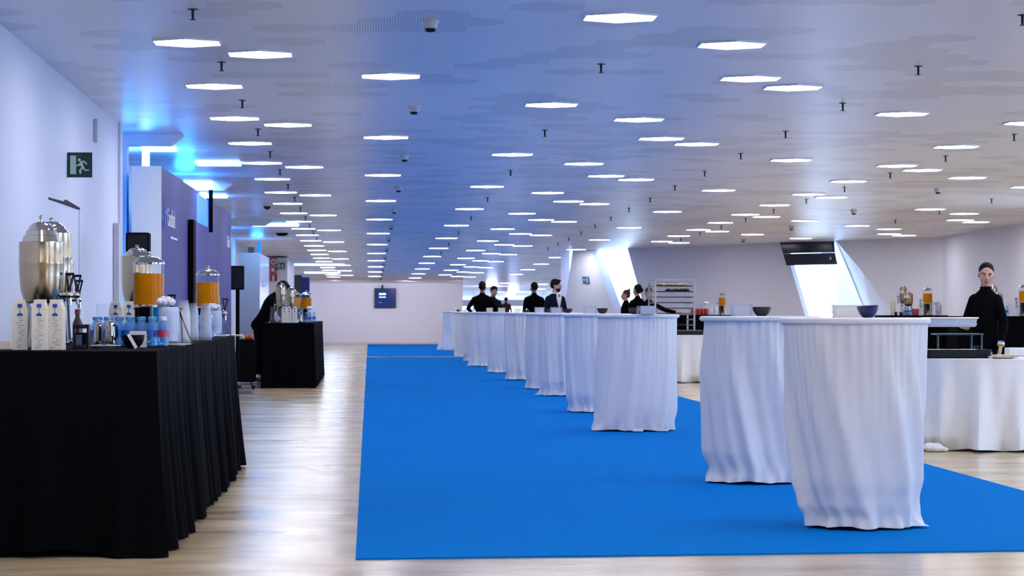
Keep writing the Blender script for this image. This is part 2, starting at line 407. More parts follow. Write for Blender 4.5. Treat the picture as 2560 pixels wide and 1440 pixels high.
g = G(); g.box((-2.3, 67.0, ceil_z(67) / 2), (0.66, 6.0, ceil_z(67) - 0.01)); struct('wall_left_pier', g, WHITE)
g = G(); g.box((-2.75, 83.0, 1.4), (0.2, 26.0, 2.8)); struct('wall_left_end', g, WALL)
# far wall
g = G(); g.box((0.15, FARY + 0.15, 1.25), (6.3, 0.3, 2.5)); struct('wall_back', g, FARW)
g = G(); g.box((3.2, 114.2, 1.2), (0.25, 35.7, 2.4)); struct('wall_back_return', g, FARW)
for (x, y, e) in ((4.6, 101, 90), (6.0, 112, 90), (6.5, 124, 90)):
    light('far_hall_fill', 'POINT', (x, y, rampz(y) - .25), e, (.42, .50, 1.0), .2)  # added bluish fill without a fixture, brightens the space past the far wall
g = G(); g.poly([(3, ENDY, 0), (13, ENDY, 0), (13, ENDY, 2.4), (3, ENDY, 2.4)], holes=[[(3.4, ENDY, .1), (12, ENDY, .1), (12, ENDY, 1.35), (3.4, ENDY, 1.35)]], thick=(0, .2, 0)); struct('wall_end', g, WALL)
wend = None
for k in range(5):
    g = G(); x0 = 3.4 + 1.72 * k; c = [(x0, ENDY + .1, .1), (x0 + 1.72, ENDY + .1, .1), (x0 + 1.72, ENDY + .1, 1.35), (x0, ENDY + .1, 1.35)]
    for j in range(4): g.tube([c[j], c[(j + 1) % 4]], 0.04, 6)
    f = struct('window_%d' % (20 + k), g, WHITE); g = G(); g.poly(c, thick=(0, .01, 0)); struct('window_glass', g, GLASS, parent=f)
# angled right wall with two slanted windows
def wp(px, py, off=0.0):
    return on_wall(px, py, WA - WN * off, WN)
def zline(pa, pb, z):                       # point on the 3-D line pa-pb at height z
    t = (z - pa.z) / (pb.z - pa.z); return pa.lerp(pb, t)
BACK = -WN
TH = 0.9
wl_t = wp(1568, 618); wl_b = zline(wl_t, wp(1632, 850), 0.0); wl_t = zline(wl_t, wl_b, ceil_z(wl_t.y) + 0.02)
w2 = [wp(1959, 606), wp(2091, 603), wp(2150, 672), wp(2290, 862), wp(2034, 862)]
g = G()
Bt = Vector((WB.x, WB.y, ceil_z(WB.y) + 0.02)); Bb = Vector((WB.x, WB.y, 0))
g.poly([wl_b, wl_t, Bt, Bb], holes=[w2], thick=BACK * 0.12)
struct('wall_right_angled', g, WALL)
b2 = [wp(1963, 605, TH), wp(2092, 603, TH), wp(2130, 690, TH), wp(2197, 862, TH), wp(2036, 862, TH)]
g = G()
for i in range(5):
    j = (i + 1) % 5; g.poly([w2[i] + BACK * .06, w2[j] + BACK * .06, b2[j], b2[i]])
struct('window_reveal_right', g, WHITE)
g = G(); fr = []
for i in range(5):
    j = (i + 1) % 5; g.tube([b2[i], b2[j]], 0.035, 6)
wfr = struct('window_2', g, WHITE)
g = G(); g.poly(b2, thick=BACK * 0.01); struct('window_glass', g, GLASS, parent=wfr)
# first opening: leaning fin, reveal and window
f_tl, f_tr = wp(1432, 622), wp(1478, 622); f_br = zline(f_tr, wp(1562, 850), 0.0); f_bl = zline(f_tl, wp(1400, 850), 0.0)
f_tl.z = ceil_z(f_tl.y) + .02; f_tr.z = ceil_z(f_tr.y) + .02
TH1 = 1.6
g = G(); g.poly([f_bl, f_tl, f_tr, f_br], thick=BACK * 0.25); struct('wall_right_fin', g, WHITE)
g1 = [wp(1526, 622, TH1), wp(1568, 620, TH1)]; g1b = [zline(g1[0], wp(1592, 850, TH1), 0.3), zline(g1[1], wp(1641, 850, TH1), 0.3)]
g = G(); g.poly([f_tr + BACK * .2, g1[0], zline(g1[0], g1b[0], 0.0), f_br + BACK * .2]); struct('window_reveal_left', g, WHITE)
g = G(); g.poly([wl_t + BACK * .05, g1[1], zline(g1[1], g1b[1], 0.0), wl_b + BACK * .05]); struct('window_reveal_side', g, WHITE)
g = G()
q = [g1[0], g1[1], g1b[1], g1b[0]]
for i in range(4): g.tube([q[i], q[(i + 1) % 4]], 0.03, 6)
wf1 = struct('window_1', g, WHITE)
g = G(); g.poly(q, thick=BACK * 0.01); struct('window_glass', g, GLASS, parent=wf1)
g = G(); g.poly([g1b[0], g1b[1], zline(g1[1], g1b[1], 0.0), zline(g1[0], g1b[0], 0.0)], thick=BACK * 0.05); struct('wall_under_window', g, WHITE)
# near right wall (runs along the hall)
# unseen windows added to it, to bring blue daylight onto ceiling and floor
ADDED_WINS = [(-6, 0), (4, 10), (14, 20), (24, 29), (34, 38)]
g = G(); g.poly([(XR, -9, 0), (XR, WB.y, 0), (XR, WB.y, ceil_z(WB.y)), (XR, -9, ceil_z(-9))],
                holes=[[(XR, a, 0.4), (XR, b, 0.4), (XR, b, 2.35), (XR, a, 2.35)] for a, b in ADDED_WINS], thick=(0.3, 0, 0))
struct('wall_right', g, WALL)
for i, (a, b) in enumerate(ADDED_WINS):
    g = G(); c = [(XR + .2, a, .4), (XR + .2, b, .4), (XR + .2, b, 2.35), (XR + .2, a, 2.35)]
    for k in range(4): g.tube([c[k], c[(k + 1) % 4]], 0.03, 6)
    f = struct('window_%d' % (i + 3), g, WHITE)
    g = G(); g.poly(c, thick=(0.01, 0, 0)); struct('window_glass', g, GLASS, parent=f)
    pl = light('window_portal', 'AREA', (XR + .32, (a + b) / 2, 1.375), 1, (1, 1, 1), 1.95, b - a, (0, pi / 2, 0))
    pl.data.cycles.is_portal = True
g = G(); g.box((4.4, -9.1, 1.6), (14, 0.2, 3.2)); struct('wall_front', g, mat('oak_panelling', (.42, .30, .18), .5, noise=.3, scale=3, stretch=(8, 8, .5)))
g = G(); g.box((WA.x + 1.5, WA.y + 26, 1.2), (0.3, 50, 2.4)); 
g.bm.clear(); g.poly([(WA.x - 0.25, WA.y + 0.3, 0), (WA.x + 5.8, ENDY, 0), (WA.x + 5.8, ENDY, 2.4), (WA.x - .25, WA.y + .3, 2.55)], thick=(0.2, 0, 0)); struct('wall_right_far', g, WALL)
# pale concrete outside the second window
pc = wp(2120, 720, 2.2)
g = G(); e0, e1, e2, e3 = wp(2048, 596, 2.0), wp(2105, 596, 2.0), wp(2182, 870, 2.0), wp(2090, 870, 2.0)
g.poly([e0, e1, e2, e3], thick=BACK * 0.3); struct('outdoor_concrete_pier', g, STONE)

# carpet split in two: the bare floor gap imitates a stripe of light across it
def carpet(name, pts, label):
    g = G(); g.poly([(x, y, 0.008) for x, y in pts], thick=(0, 0, -0.0075))
    return tag(build(name, g, BLUEC, None, False), label, 'carpet', 'blue carpet runners')
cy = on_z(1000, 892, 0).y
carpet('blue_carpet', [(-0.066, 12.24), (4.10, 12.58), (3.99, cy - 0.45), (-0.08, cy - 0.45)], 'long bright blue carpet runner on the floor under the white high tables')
carpet('blue_carpet', [(-0.08, cy + 0.45), (3.99, cy + 0.45), (3.95, 88.6), (-0.085, 88.6)], 'short far part of the blue carpet beyond the pale stripe of light, before the far wall')

# ------------------------------------------------------------------ hexagonal ceiling lights
HX = HP / sqrt(3)
def hexpts(r): return [(r * sin(pi / 3 * k), r * cos(pi / 3 * k)) for k in range(6)]
def make_light():
    t = thing('hexagonal_ceiling_light', 'x', 'ceiling light')
    g = G(); a = hexpts(HX * 0.995); b = hexpts(HX * 0.955)
    g.poly([(x, y, -0.012) for x, y in a], holes=[[(x, y, -0.012) for x, y in b]], thick=(0, 0, 0.014))
    build('rim', g, RIM, t, False)
    g = G(); g.poly([(x, y, -0.006) for x, y in hexpts(HX * 0.956)], thick=(0, 0, 0.005)); build('diffuser', g, DIFF, t, False)
    return t
hex0 = make_light(); used = [False]
def put_light(x, y, z, tilt, label):
    if not used[0]: o = hex0; used[0] = True
    else: o = dup(hex0)
    o.location = (x, y, z); o.rotation_euler = (-tilt, 0, 0); o['label'] = label; o['group'] = 'hexagonal ceiling lights'
cols = [  # seed pixel, step, last Y, first Y, words
    (536, 213, 3.0, 88, 1, 'the dense left column'),
    (651, 133, 6.0, 88, 1, 'the column touching the dense left one'),
    (977, 188, 6.0, 88, 1, "the column above the carpet's left edge"),
    (1550, 41, 6.0, 94, 1, "the column above the carpet's middle"),
    (1597, 297, 6.0, 88, 1, 'the left of three middle columns'),
    (1876, 194, 6.0, 88, 1, 'the centre of three middle columns'),
    (1982, 217, 6.0, 88, 1, 'the right of three middle columns'),
    (2255, 283, 6.0, 88, 1, 'the lone column right of centre'),
    (2242, 413, 3.0, 54.0, 1, 'the dense right column'),
    (2305, 424, 6.0, 56, 1, 'the column touching the dense right one'),
    (2418, 443, 6.0, 54, 1, 'the column two steps right of the dense one'),
    (2325, 522, 6.0, 54, 1, 'the sparse column near the right wall'),
    (2410, 533, 6.0, 52, 30, 'the left column by the right wall'),
    (2401, 549, 6.0, 52, 30, 'the middle column by the right wall'),
    (2440, 554, 6.0, 52, 30, 'the outermost column by the right wall'),
]
nlight = 0
for px, py, step, yl, yf, words_ in cols:
    p = on_ceiling(px, py); k0 = math.ceil((yf - p.y) / step); n = 0; seen = 0
    for k in range(k0, 60):
        y = p.y + k * step
        if y > yl: break
        if (px, py) == (2418, 443) and k == 1: continue
        shown = HY - (ceil_z(y) - H) * F / (y * CP + p.x * SP) > -10
        if shown: lab = 'hexagonal ceiling light, %s from front in %s' % (ORD[seen], words_); seen += 1
        else:
            lab = 'hexagonal light above the picture, %s in %s' % (ORD[n], words_); n += 1
        put_light(p.x, y, ceil_z(y), CM, lab); nlight += 1
for k, (px, py) in enumerate(((1263, 707), (1270, 734), (1372, 697), (1356, 710), (1353, 722), (1305, 744), (1301, 754), (1400, 681))):
    u = (px - 1280) / F; m2 = 0.0135
    t = (ceil_z(92) + m2 * 92 - H) / ((HY - py) / F + m2 * (CP - u * SP))
    if t > ENDY - 2: t = ENDY - 2 - k
    p = at_s(px, py, F / t); put_light(p.x, p.y, rampz(p.y), m2, 'far hexagonal light on the lowered ceiling behind the guests, %s of eight' % ORD[k])

# ------------------------------------------------------------------ sprinklers and detectors
def make_sprinkler():
    t = thing('sprinkler', 'x', 'sprinkler')
    g = G(); g.lathe([(0.030, 0.0), (0.030, -0.004), (0.009, -0.006), (0.008, -0.05), (0.004, -0.06)], 12); build('stem', g, BLACKP, t)
    g = G(); g.lathe([(0.004, -0.055), (0.018, -0.060), (0.018, -0.063), (0.002, -0.064)], 12); build('deflector', g, BLACKP, t)
    return t
spr0 = make_sprinkler(); sfirst = [True]
for px, py, step, yl, words_ in ((554, 155, 3.0, 52, 'row beside the left wall'), (1362, 325, 6.0, 62, 'row over the carpet'), (1964, 328, 3.0, 58, 'row right of the high tables'),
                         (2364, 389, 3.0, 53, 'row over the right buffets'), (2479, 497, 3.4, 46, 'row nearest the right wall')):
    p = on_ceiling(px, py); k = math.ceil((15 - p.y) / step); n = 0
    while p.y + k * step < yl:
        y = p.y + k * step; k += 1
        o = spr0 if sfirst[0] else dup(spr0); sfirst[0] = False
        o.location = (p.x, y, ceil_z(y)); o['group'] = 'ceiling sprinklers'
        o['label'] = 'small dark ceiling sprinkler, %s from the front in the %s' % (ORD[n], words_); n += 1
def make_det():
    t = thing('smoke_detector', 'x', 'smoke detector')
    g = G(); g.lathe([(0.052, 0.0), (0.052, -0.012), (0.045, -0.02), (0.040, -0.045), (0.034, -0.05)], 20); build('housing', g, DETG, t)
    g = G(); g.lathe([(0.030, -0.048), (0.032, -0.062), (0.022, -0.070)], 20); build('sensor', g, BLACKP, t)
    return t
det0 = make_det(); dfirst = True
for px, py, step, ys, yl, words_ in ((1035, 265, 6.0, 15, 90, 'row over the carpet'), (2345, 471, 6.0, 30, 55, 'row before the right wall')):
    p = on_ceiling(px, py); n = 0
    for k in range(-8, 30):
        y = p.y + k * step
        if y < ys or y > yl: continue
        o = det0 if dfirst else dup(det0); dfirst = False
        o.location = (p.x, y, ceil_z(y)); o['group'] = 'smoke detectors'
        o['label'] = 'round smoke detector, %s from front in the %s' % (ORD[n], words_); n += 1
p = on_ceiling(668, 513)
t = thing('dome_camera', 'dark dome camera on the ceiling above the left booths', 'camera', (p.x, p.y, ceil_z(p.y)))
g = G(); g.lathe([(0.06, 0), (0.06, -0.015)], 20); build('base', g, DETG, t)
g = G(); g.ell((0, 0, -0.015), (0.055, 0.055, 0.05), 18); build('dome', g, BLACKP, t)
p = on_ceiling(705, 583)
g = G(); g.lathe([(0.11, 0), (0.11, -0.02), (0.07, -0.05)], 20); tag(build('ceiling_vent', g, BLACKM, None, loc=(p.x, p.y, ceil_z(p.y))), 'small dark round vent on the ceiling above the second bar', 'vent')

# ------------------------------------------------------------------ blue cove strips on the left
def cove(name, px0, px1, py, wid, label, vert=None):
    a = on_ceiling(px0, py); b = on_ceiling(px1, py); z = ceil_z(a.y) - 0.012
    t = thing('cove_light', label, 'cove light', (a.x, a.y, z), 0, 'blue cove lights')
    g = G(); g.box(((b.x - a.x) / 2, 0, 0), (b.x - a.x, wid, 0.02)); build('strip', g, COVEM, t, False)
    if vert: g = G(); g.box((0.03, 0, -vert / 2), (0.06, wid * .5, vert)); build('upright_strip', g, COVEM, t, False)
    return t
cove('c', 357, 440, 371, 0.40, 'first L-shaped blue-white cove light on the ceiling above the grey panel end', 0.55)
cove('c', 492, 600, 407, 0.55, 'wide blue-white ceiling cove light right above the violet wall', None)
cove('c', 462, 530, 456, 0.5, 'short blue-white ceiling cove light behind the violet wall top', None)
cove('c', 502, 566, 489, 0.55, 'small L-shaped blue-white cove light above the blue board', 0.42)
cove('c', 630, 745, 561, 0.8, 'long blue-white ceiling cove light beyond the blue board', None)
cove('c', 722, 860, 661, 0.8, 'thin blue-white cove light on the ceiling over the second bar', None)
cove('c', 762, 850, 681, 0.8, 'farthest thin cove light on the ceiling before the far wall', None)
for cpt, wd in ((w2[0].lerp(w2[4], .45), 1.4), (g1[0].lerp(g1b[0], .4), .5)):
    pl = light('window_portal', 'AREA', cpt + BACK * (TH + .6) + Vector((.5, 0, 0)), 1, (1, 1, 1), wd + .9, 2.4, (pi / 2, 0, math.atan2(WN.x, -WN.y)))
    pl.data.cycles.is_portal = True
BL = (0.02, 0.28, 1.0)
for (x, y, e) in ((-2.2, 24.6, 3.5), (-2.15, 27.5, 14), (-2.15, 31.4, 14), (-2.15, 36.4, 12), (-2.5, 47.2, 8), (-2.2, 52.5, 10)):
    light('cove_glow', 'POINT', (x, y, ceil_z(y) - 0.30), e, BL, 0.12).data.specular_factor = 0.0
for (x, y, z, e) in ((-2.38, 24.9, 1.3, 9),):
    light('cove_glow', 'POINT', (x, y, z), e, BL, 0.06)
# added fill spots without fixtures, to brighten the far wall
for (x, y, e) in ((-1.2, 92.5, 160), (1.2, 92.5, 160), (3.0, 92.5, 60)):
    light('far_wall_fill', 'SPOT', (x, y, ceil_z(y) - .05), e * .6, (.76, .78, 1.0), .1, rot=(radians(58), 0, 0)).data.spot_size = radians(120)

# ------------------------------------------------------------------ draped tables
def skirt(seed, prof, zt=1.062, n=220, m=46, tw=0.5, big=(7, 11, 17), tail=None, AMP=0.040):
    """prof: list of (drop 0..1, rx, ry, shift x)"""
    rnd = random.Random(seed); ph = [rnd.uniform(0, 6.28) for _ in range(8)]
    g = G()
    def P(q):
        for a, b in zip(prof, prof[1:]):
            if q <= b[0]:
                t = (q - a[0]) / (b[0] - a[0]); t = t * t * (3 - 2 * t); return [a[k] + (b[k] - a[k]) * t for k in (1, 2, 3)]
        return prof[-1][1:]
    def f(i, j):
        q = (j / (m - 1)) ** 0.9; th = 2 * pi * i / n
        rx, ry, sx = P(q)
        s_ = th - tw * q * (1 + 0.25 * sin(th + ph[6]))
        fold = 0
        for k, nn in enumerate(big):
            fold += sin(nn * s_ + ph[k] + 0.5 * sin(2 * th + ph[k + 1])) / (1 + 0.35 * k)
        fold = (abs(fold * 0.5 + 0.1) ** 1.25) * (1 if fold * .5 + .1 > 0 else -1)
        A = 0.008 + AMP * min(1, q * 1.5) * (1 + 0.5 * sin(3 * th + ph[4])) * (1 - .45 * q)
        pleat = 0.0045 * sin(44 * th + ph[5] + 2 * sin(5 * th)) * max(0, 1 - q * 1.6)
        # low swag wrinkles near the hem
        hem = max(0, (q - 0.82) / 0.18); hem2 = hem * hem
        wr = 0.016 * hem * sin(9 * th + 14 * q + ph[2]) + 0.010 * hem2 * sin(23 * th + ph[3] - 18 * q)
        d = A * (fold * .62 - .38) + pleat + wr
        x = sx + (rx + .004 + d) * cos(th); y = (ry + .004 + d) * sin(th)
        z = zt * (1 - q) + (0.006 + 0.012 * abs(sin(4 * th + ph[1])) * abs(sin(1.5 * th + ph[0]))) * hem2
        if tail and hem > 0:
            a0, ln = tail; w_ = max(0, 1 - abs(((th - a0 + pi) % (2 * pi)) - pi) / 0.30)
            x += ln * hem2 * w_ * cos(a0); y += ln * hem2 * w_ * sin(a0); z *= (1 - 0.5 * w_ * hem)
        return (x, y, max(z, 0.004))
    g.grid(f, n, m, True)
    return g

def high_table(px, s, label, seed, prof, tw=0.5, big=(7, 11, 17), tail=None, R=0.395, feet=False):
    p = flat(px, s)
    t = thing('cocktail_table', label, 'table', (p.x, p.y, 0.012), 0, 'tall round tables under white cloths')
    t['w'] = R
    g = G(); g.lathe([(0.30, 1.048), (R - 0.02, 1.052), (R - 0.004, 1.060), (R, 1.072), (R - 0.003, 1.082), (R - 0.016, 1.088), (0.2, 1.0885), (0.001, 1.0885)], 72)
    del t['w']
    build('tabletop_cover', g, CLOTH, t)
    build('skirt', skirt(seed, prof, tw=tw, big=big, tail=tail, AMP=.062 if s > 300 else .048), CLOTH, t)
    if feet:
        g = G(); g.box((-.05, -.335, .012), (.10, .12, .02), 0.3); g.box((.2, -.30, .008), (.10, .10, .012), -.3); build('base_foot', g, WHITE, t, bevel=0.003)
    return p
D = lambda r=0.36, b=0.33: [(0, r, r, 0), (0.35, r + 0.012, r + 0.01, 0), (0.8, r - 0.005, r, 0), (0.95, b, b, 0), (1, b + 0.01, b + 0.02, 0)]
TABS = [
 (2137, 478, 'nearest white-draped high table, with a cloth tail at its right hem', 3,
   [(0, .372, .372, .0), (0.4, .366, .36, .012), (0.75, .338, .35, .012), (0.88, .310, .33, .012), (0.95, .285, .31, .025), (1, .290, .32, .025)], 0.95, (5, 9, 14), (-0.35, 0.075), False),
 (1898, 379, 'second nearest white high table, half hidden behind the nearest one', 8,
   [(0, .362, .362, 0), (0.4, .385, .37, .0), (0.8, .378, .37, .0), (0.93, .345, .36, .01), (1, .352, .36, .0)], 0.75, (5, 10, 16), (pi + .5, .03), False),
 (1594, 265.7, 'third high table from the front, white feet showing under its flared left hem', 21,
   [(0, .366, .366, 0), (0.5, .378, .37, -.012), (0.8, .385, .38, -.018), (0.93, .380, .37, -.03), (1, .385, .36, -.035)], -0.25, (8, 13, 21), (pi + .35, .06), True),
 (1495, 225, 'fourth high table from the front, its left side in view beside the third', 5, D(.365, .325), 0.2, (8, 13, 20), None, False),
 (1416, 189, 'fifth high table from the front, only a strip of skirt in view', 14, D(), 0.1, (7, 12, 19), (pi, .06), False),
 (1378, 174, 'sixth high table from the front, its cloth trailing at the hem', 15, D(.36, .34), -0.5, (6, 11, 17), None, False),
 (1316, 154, 'seventh high table from the front in the receding row', 16, D(), 0.3, (7, 12, 18), None, False),
 (1270, 138, 'eighth high table from the front, behind it dark-clothed guests', 17, D(.365, .36), 0.1, (8, 12, 19), None, False),
 (1217, 124, 'ninth high table from the front, the guest with his back turned stands behind it', 18, D(.36, .37), 0.2, (7, 13, 18), None, False),
 (1197, 113, 'tenth high table from the front, only a sliver of its skirt in view', 19, D(), 0.1, (7, 12, 19), None, False),
 (1174, 103, 'eleventh high table from the front, next to last in the row', 22, D(.365, .36), 0.3, (7, 12, 17), None, False),
 (1140, 89, 'farthest white high table, flaring to a wide hem beside the far carpet', 23, [(0, .37, .37, 0), (0.5, .41, .40, 0), (1, .50, .46, -.03)], 0.4, (6, 11, 17), None, False),
]
tpos = []
for px, s, lab, seed, prof, tw, big, tail, feet in TABS:
    tpos.append((high_table(px, s, lab, seed, prof, tw, big, tail, 0.395, feet), s))

# things on the high tables
TZ = 1.1005
def bowl_mesh(r, h, m, name='bowl'):
    g = G(); pr = [(r * .45, 0), (r * .52, 0.004), (r * .78, h * .33), (r * .93, h * .68), (r, h), (r * .97, h * 1.0), (r * .86, h * .68), (r * .66, h * .36), (r * .3, h * .15), (0.001, h * .14)]
    g.lathe(pr, 40); return build(name, g, m)
def put_bowl(px, s, r, h, m, label, z=TZ, group=None, wob=0):
    p = flat(px, s, z); o = bowl_mesh(r, h, m); o.location = p; o.rotation_euler = (0, wob, 0)
    tag(o, label, 'bowl', group); return o
def napkin_holder(px, s, wd, h, label, rz=0, z=TZ, fill=0.62, nw=0.8):
    p = flat(px, s, z)
    t = thing('napkin_holder', label, 'napkin holder', p, rz, 'clear napkin holders')
    g = G(); d = 0.10
    g.box((0, -d / 2, h / 2), (wd, 0.003, h)); g.box((0, d / 2, h / 2), (wd, 0.003, h)); g.box((-wd / 2, 0, h / 2), (0.003, d, h)); g.box((wd / 2, 0, h / 2), (0.003, d, h)); g.box((0, 0, 0.002), (wd, d, 0.004))
    build('acrylic_box', g, ACRYL, t, False)
    return p
def napkins(px, s, wd, h, label, z=TZ + 0.005, rz=0, dep=0.085):
    p = flat(px, s, z); g = G(); n = 9; rnd = random.Random(int(px))
    for i in range(n):
        a = rnd.uniform(-.03, .03); g.box((rnd.uniform(-.002, .002), rnd.uniform(-.002, .002), h * (i + .5) / n), (wd * rnd.uniform(.96, 1), dep, h / n * 0.94), a)
    o = build('paper_napkins', g, NAPK, None, False); o.location = p; o.rotation_euler = (0, 0, rz)
    return tag(o, label, 'napkins', 'paper napkins on the tables', 'stuff')
napkins(2125, 478, .17, .066, 'stack of cream paper napkins on the nearest high table', rz=0.05, z=TZ)
put_bowl(2171, 487, .057, .062, BOWLB, 'dark blue bowl on the nearest high table, right of its napkins', wob=-0.07)
napkin_holder(1854, 379, .132, .080, 'clear acrylic box half full of napkins on the second high table')
napkins(1854, 379, .105, .055, 'cream napkins in the clear box on the second high table')
put_bowl(1904, 379, .063, .060, BOWLM, 'black bowl beside the napkin box on the second high table')
napkin_holder(1615, 270, .160, .078, 'clear acrylic box full of napkins on the third high table')
napkins(1619, 270, .130, .072, 'white napkins filling the clear box on the third high table')
put_bowl(1585, 263, .055, .062, BOWLM, 'black bowl partly behind the napkin box on the third high table')
napkin_holder(1475, 225, .14, .080, 'clear napkin box on the fourth high table')
napkins(1474, 225, .105, .068, 'napkins in the clear box on the fourth high table')
put_bowl(1506, 225, .063, .060, BOWLM, 'black bowl on the fourth high table, right of its napkin box')
napkin_holder(1391, 189, .15, .080, 'clear napkin box on the fifth high table')
napkins(1391, 189, .125, .062, 'napkins in the clear box on the fifth high table')
put_bowl(1420, 189, .060, .058, BOWLM, 'black bowl on the fifth high table, in front of the man in the suit')
napkin_holder(1349, 174, .135, .082, 'clear napkin box on the sixth high table')
napkins(1349, 174, .115, .066, 'napkins in the clear box on the sixth high table')
put_bowl(1372, 174, .04, .06, BOWLM, 'small dark bowl right of the napkin box on the sixth high table')
napkins(1294, 154, .11, .06, 'cream napkins on the seventh high table')
put_bowl(1315, 154, .06, .045, BOWLM, 'low dark bowl on the seventh high table')
napkins(1254, 138, .125, .074, 'cream napkins on the eighth high table')
napkins(1224, 124, .125, .078, 'cream napkins on the ninth high table, before the guest with his back turned')
napkins(1196, 113, .125, .074, 'cream napkins on the tenth high table')
put_bowl(1177, 113, .055, .045, BOWLM, 'low dark bowl on the tenth high table')
napkins(1162, 103, .10, .06, 'cream napkins on the eleventh high table')
put_bowl(1146, 103, .055, .05, BOWLM, 'low dark bowl on the eleventh high table')
p = flat(1135, 89, TZ); g = G(); g.lathe([(.03, 0), (.045, .03), (.055, .07), (.05, .10), (.03, .12), (.001, .125)], 20); tag(build('white_pot', g, CER, None, loc=p), 'round white pot on the farthest high table', 'pot')
p = flat(1124, 89, TZ); g = G(); g.lathe([(.025, 0), (.03, .05), (.028, .06)], 16); tag(build('white_cup', g, CER, None, loc=p), 'small white cup on the farthest high table', 'cup')

# black draped rectangular tables
def drape(L, W, zt, seed, flare=0.06, amp=0.02, n=420, m=34, per=0.11, ends=(1, 1)):
    rnd = random.Random(seed); rc = 0.03
    pts = []; tot = 2 * (L + W)
    def base(sv):
        sv %= tot
        if sv < W: x, y, nx, ny = -W / 2 + sv, -L / 2, 0, -1
        elif sv < W + L: x, y, nx, ny = W / 2, -L / 2 + (sv - W), 1, 0
        elif sv < 2 * W + L: x, y, nx, ny = W / 2 - (sv - W - L), L / 2, 0, 1
        else: x, y, nx, ny = -W / 2, L / 2 - (sv - 2 * W - L), -1, 0
        # blend normals near corners
        cx = max(-1, min(1, x / (W / 2))); cyy = max(-1, min(1, y / (L / 2)))
        dx = W / 2 - abs(x); dy = L / 2 - abs(y)
        kx = max(0, 1 - dx / .07); ky = max(0, 1 - dy / .07)
        v = Vector((math.copysign(kx, x), math.copysign(ky, y), 0)); v = v.normalized() if v.length > 0 else Vector((nx, ny, 0))
        return x, y, v
    K = [rnd.uniform(0, 6.28) for _ in range(6)]; nf = round(tot / per)
    g = G()
    def f(i, j):
        q = j / (m - 1); sv = tot * i / n; x, y, v = base(sv); a = 2 * pi * sv / tot
        fo = 0.62 * sin(nf * a + K[0] + 1.5 * sin(5 * a + K[1])) + 0.38 * sin(round(nf * 1.9) * a + K[2] + sin(7 * a)) + .3 * sin(round(nf * .45) * a + K[3])
        corner = max(0, 1 - min(W / 2 - abs(x) + L / 2 - abs(y), .2) / .2)
        d = (0.002 + amp * q ** 1.2) * (fo + .6) + flare * q ** 1.6 * (1 + .9 * corner)
        z = zt * (1 - q) + 0.006 + 0.03 * q ** 8 * max(0, sin(round(nf * .3) * a + K[4]))
        if q < 0.03: z = zt
        ey = ends[0] if y < 0 else ends[1]
        return (x + v.x * d, y + v.y * d * ey, z)
    V = g.grid(f, n, m, True)
    g.bm.faces.new(list(reversed(V[0])))
    return g
def black_table(name, label, x, y, L, W, zt, seed, **k):
    g = drape(L, W, zt, seed, **k)
    o = build(name, g, BLACKC, None); o.location = (x, y, 0)
    return tag(o, label, 'table', 'black draped buffet tables')
y0 = on_z(340, 878, .95).y; y1 = F / 341.0
XB = -0.985; WB_ = 1.05; LB = (y1 - y0) / 3
for i, lab in enumerate(('black-draped buffet table at the lower left, nearest to us, under the milk cartons', 'black-draped buffet table in the middle of the left bar, under the water bottles and ice', 'black-draped buffet table at the far end of the left bar, under the second juice dispenser')):
    black_table('draped_buffet_table', lab, XB - WB_ / 2, y0 + LB * (i + .5), LB - 0.008, WB_, 0.95, 5 + i, flare=0.018, amp=0.045, per=.36, ends=((1, 0), (0, 0), (0, 1))[i])
y2 = F / 171.0; y3 = F / 145.0
black_table('draped_buffet_table', 'black-draped table of the second bar on the left, before the bending person', -1.185, (y2 + y3) / 2, y3 - y2, .74, .95, 12, flare=.005, amp=.02, per=.25)
BZ = 1.047
b5 = flat(1738, 133.4); black_table('draped_buffet_table', 'black-draped bar behind the baking rack, under red cans and a small juice dispenser', b5.x, b5.y + .35, .7, 1.50, BZ, 13, flare=.03, amp=.012)
b3 = flat(2288, 141.6); black_table('draped_buffet_table', 'black-draped bar behind the nearest high table, against the right wall corner', b3.x, b3.y + .35, .7, 1.18, BZ, 14, flare=.02, amp=.012)
b4 = flat(2545, 163.6); black_table('draped_buffet_table', 'black-draped bar at the right edge, behind the woman in black', b4.x, b4.y + .35, .7, 1.86, BZ, 15, flare=.03, amp=.015)

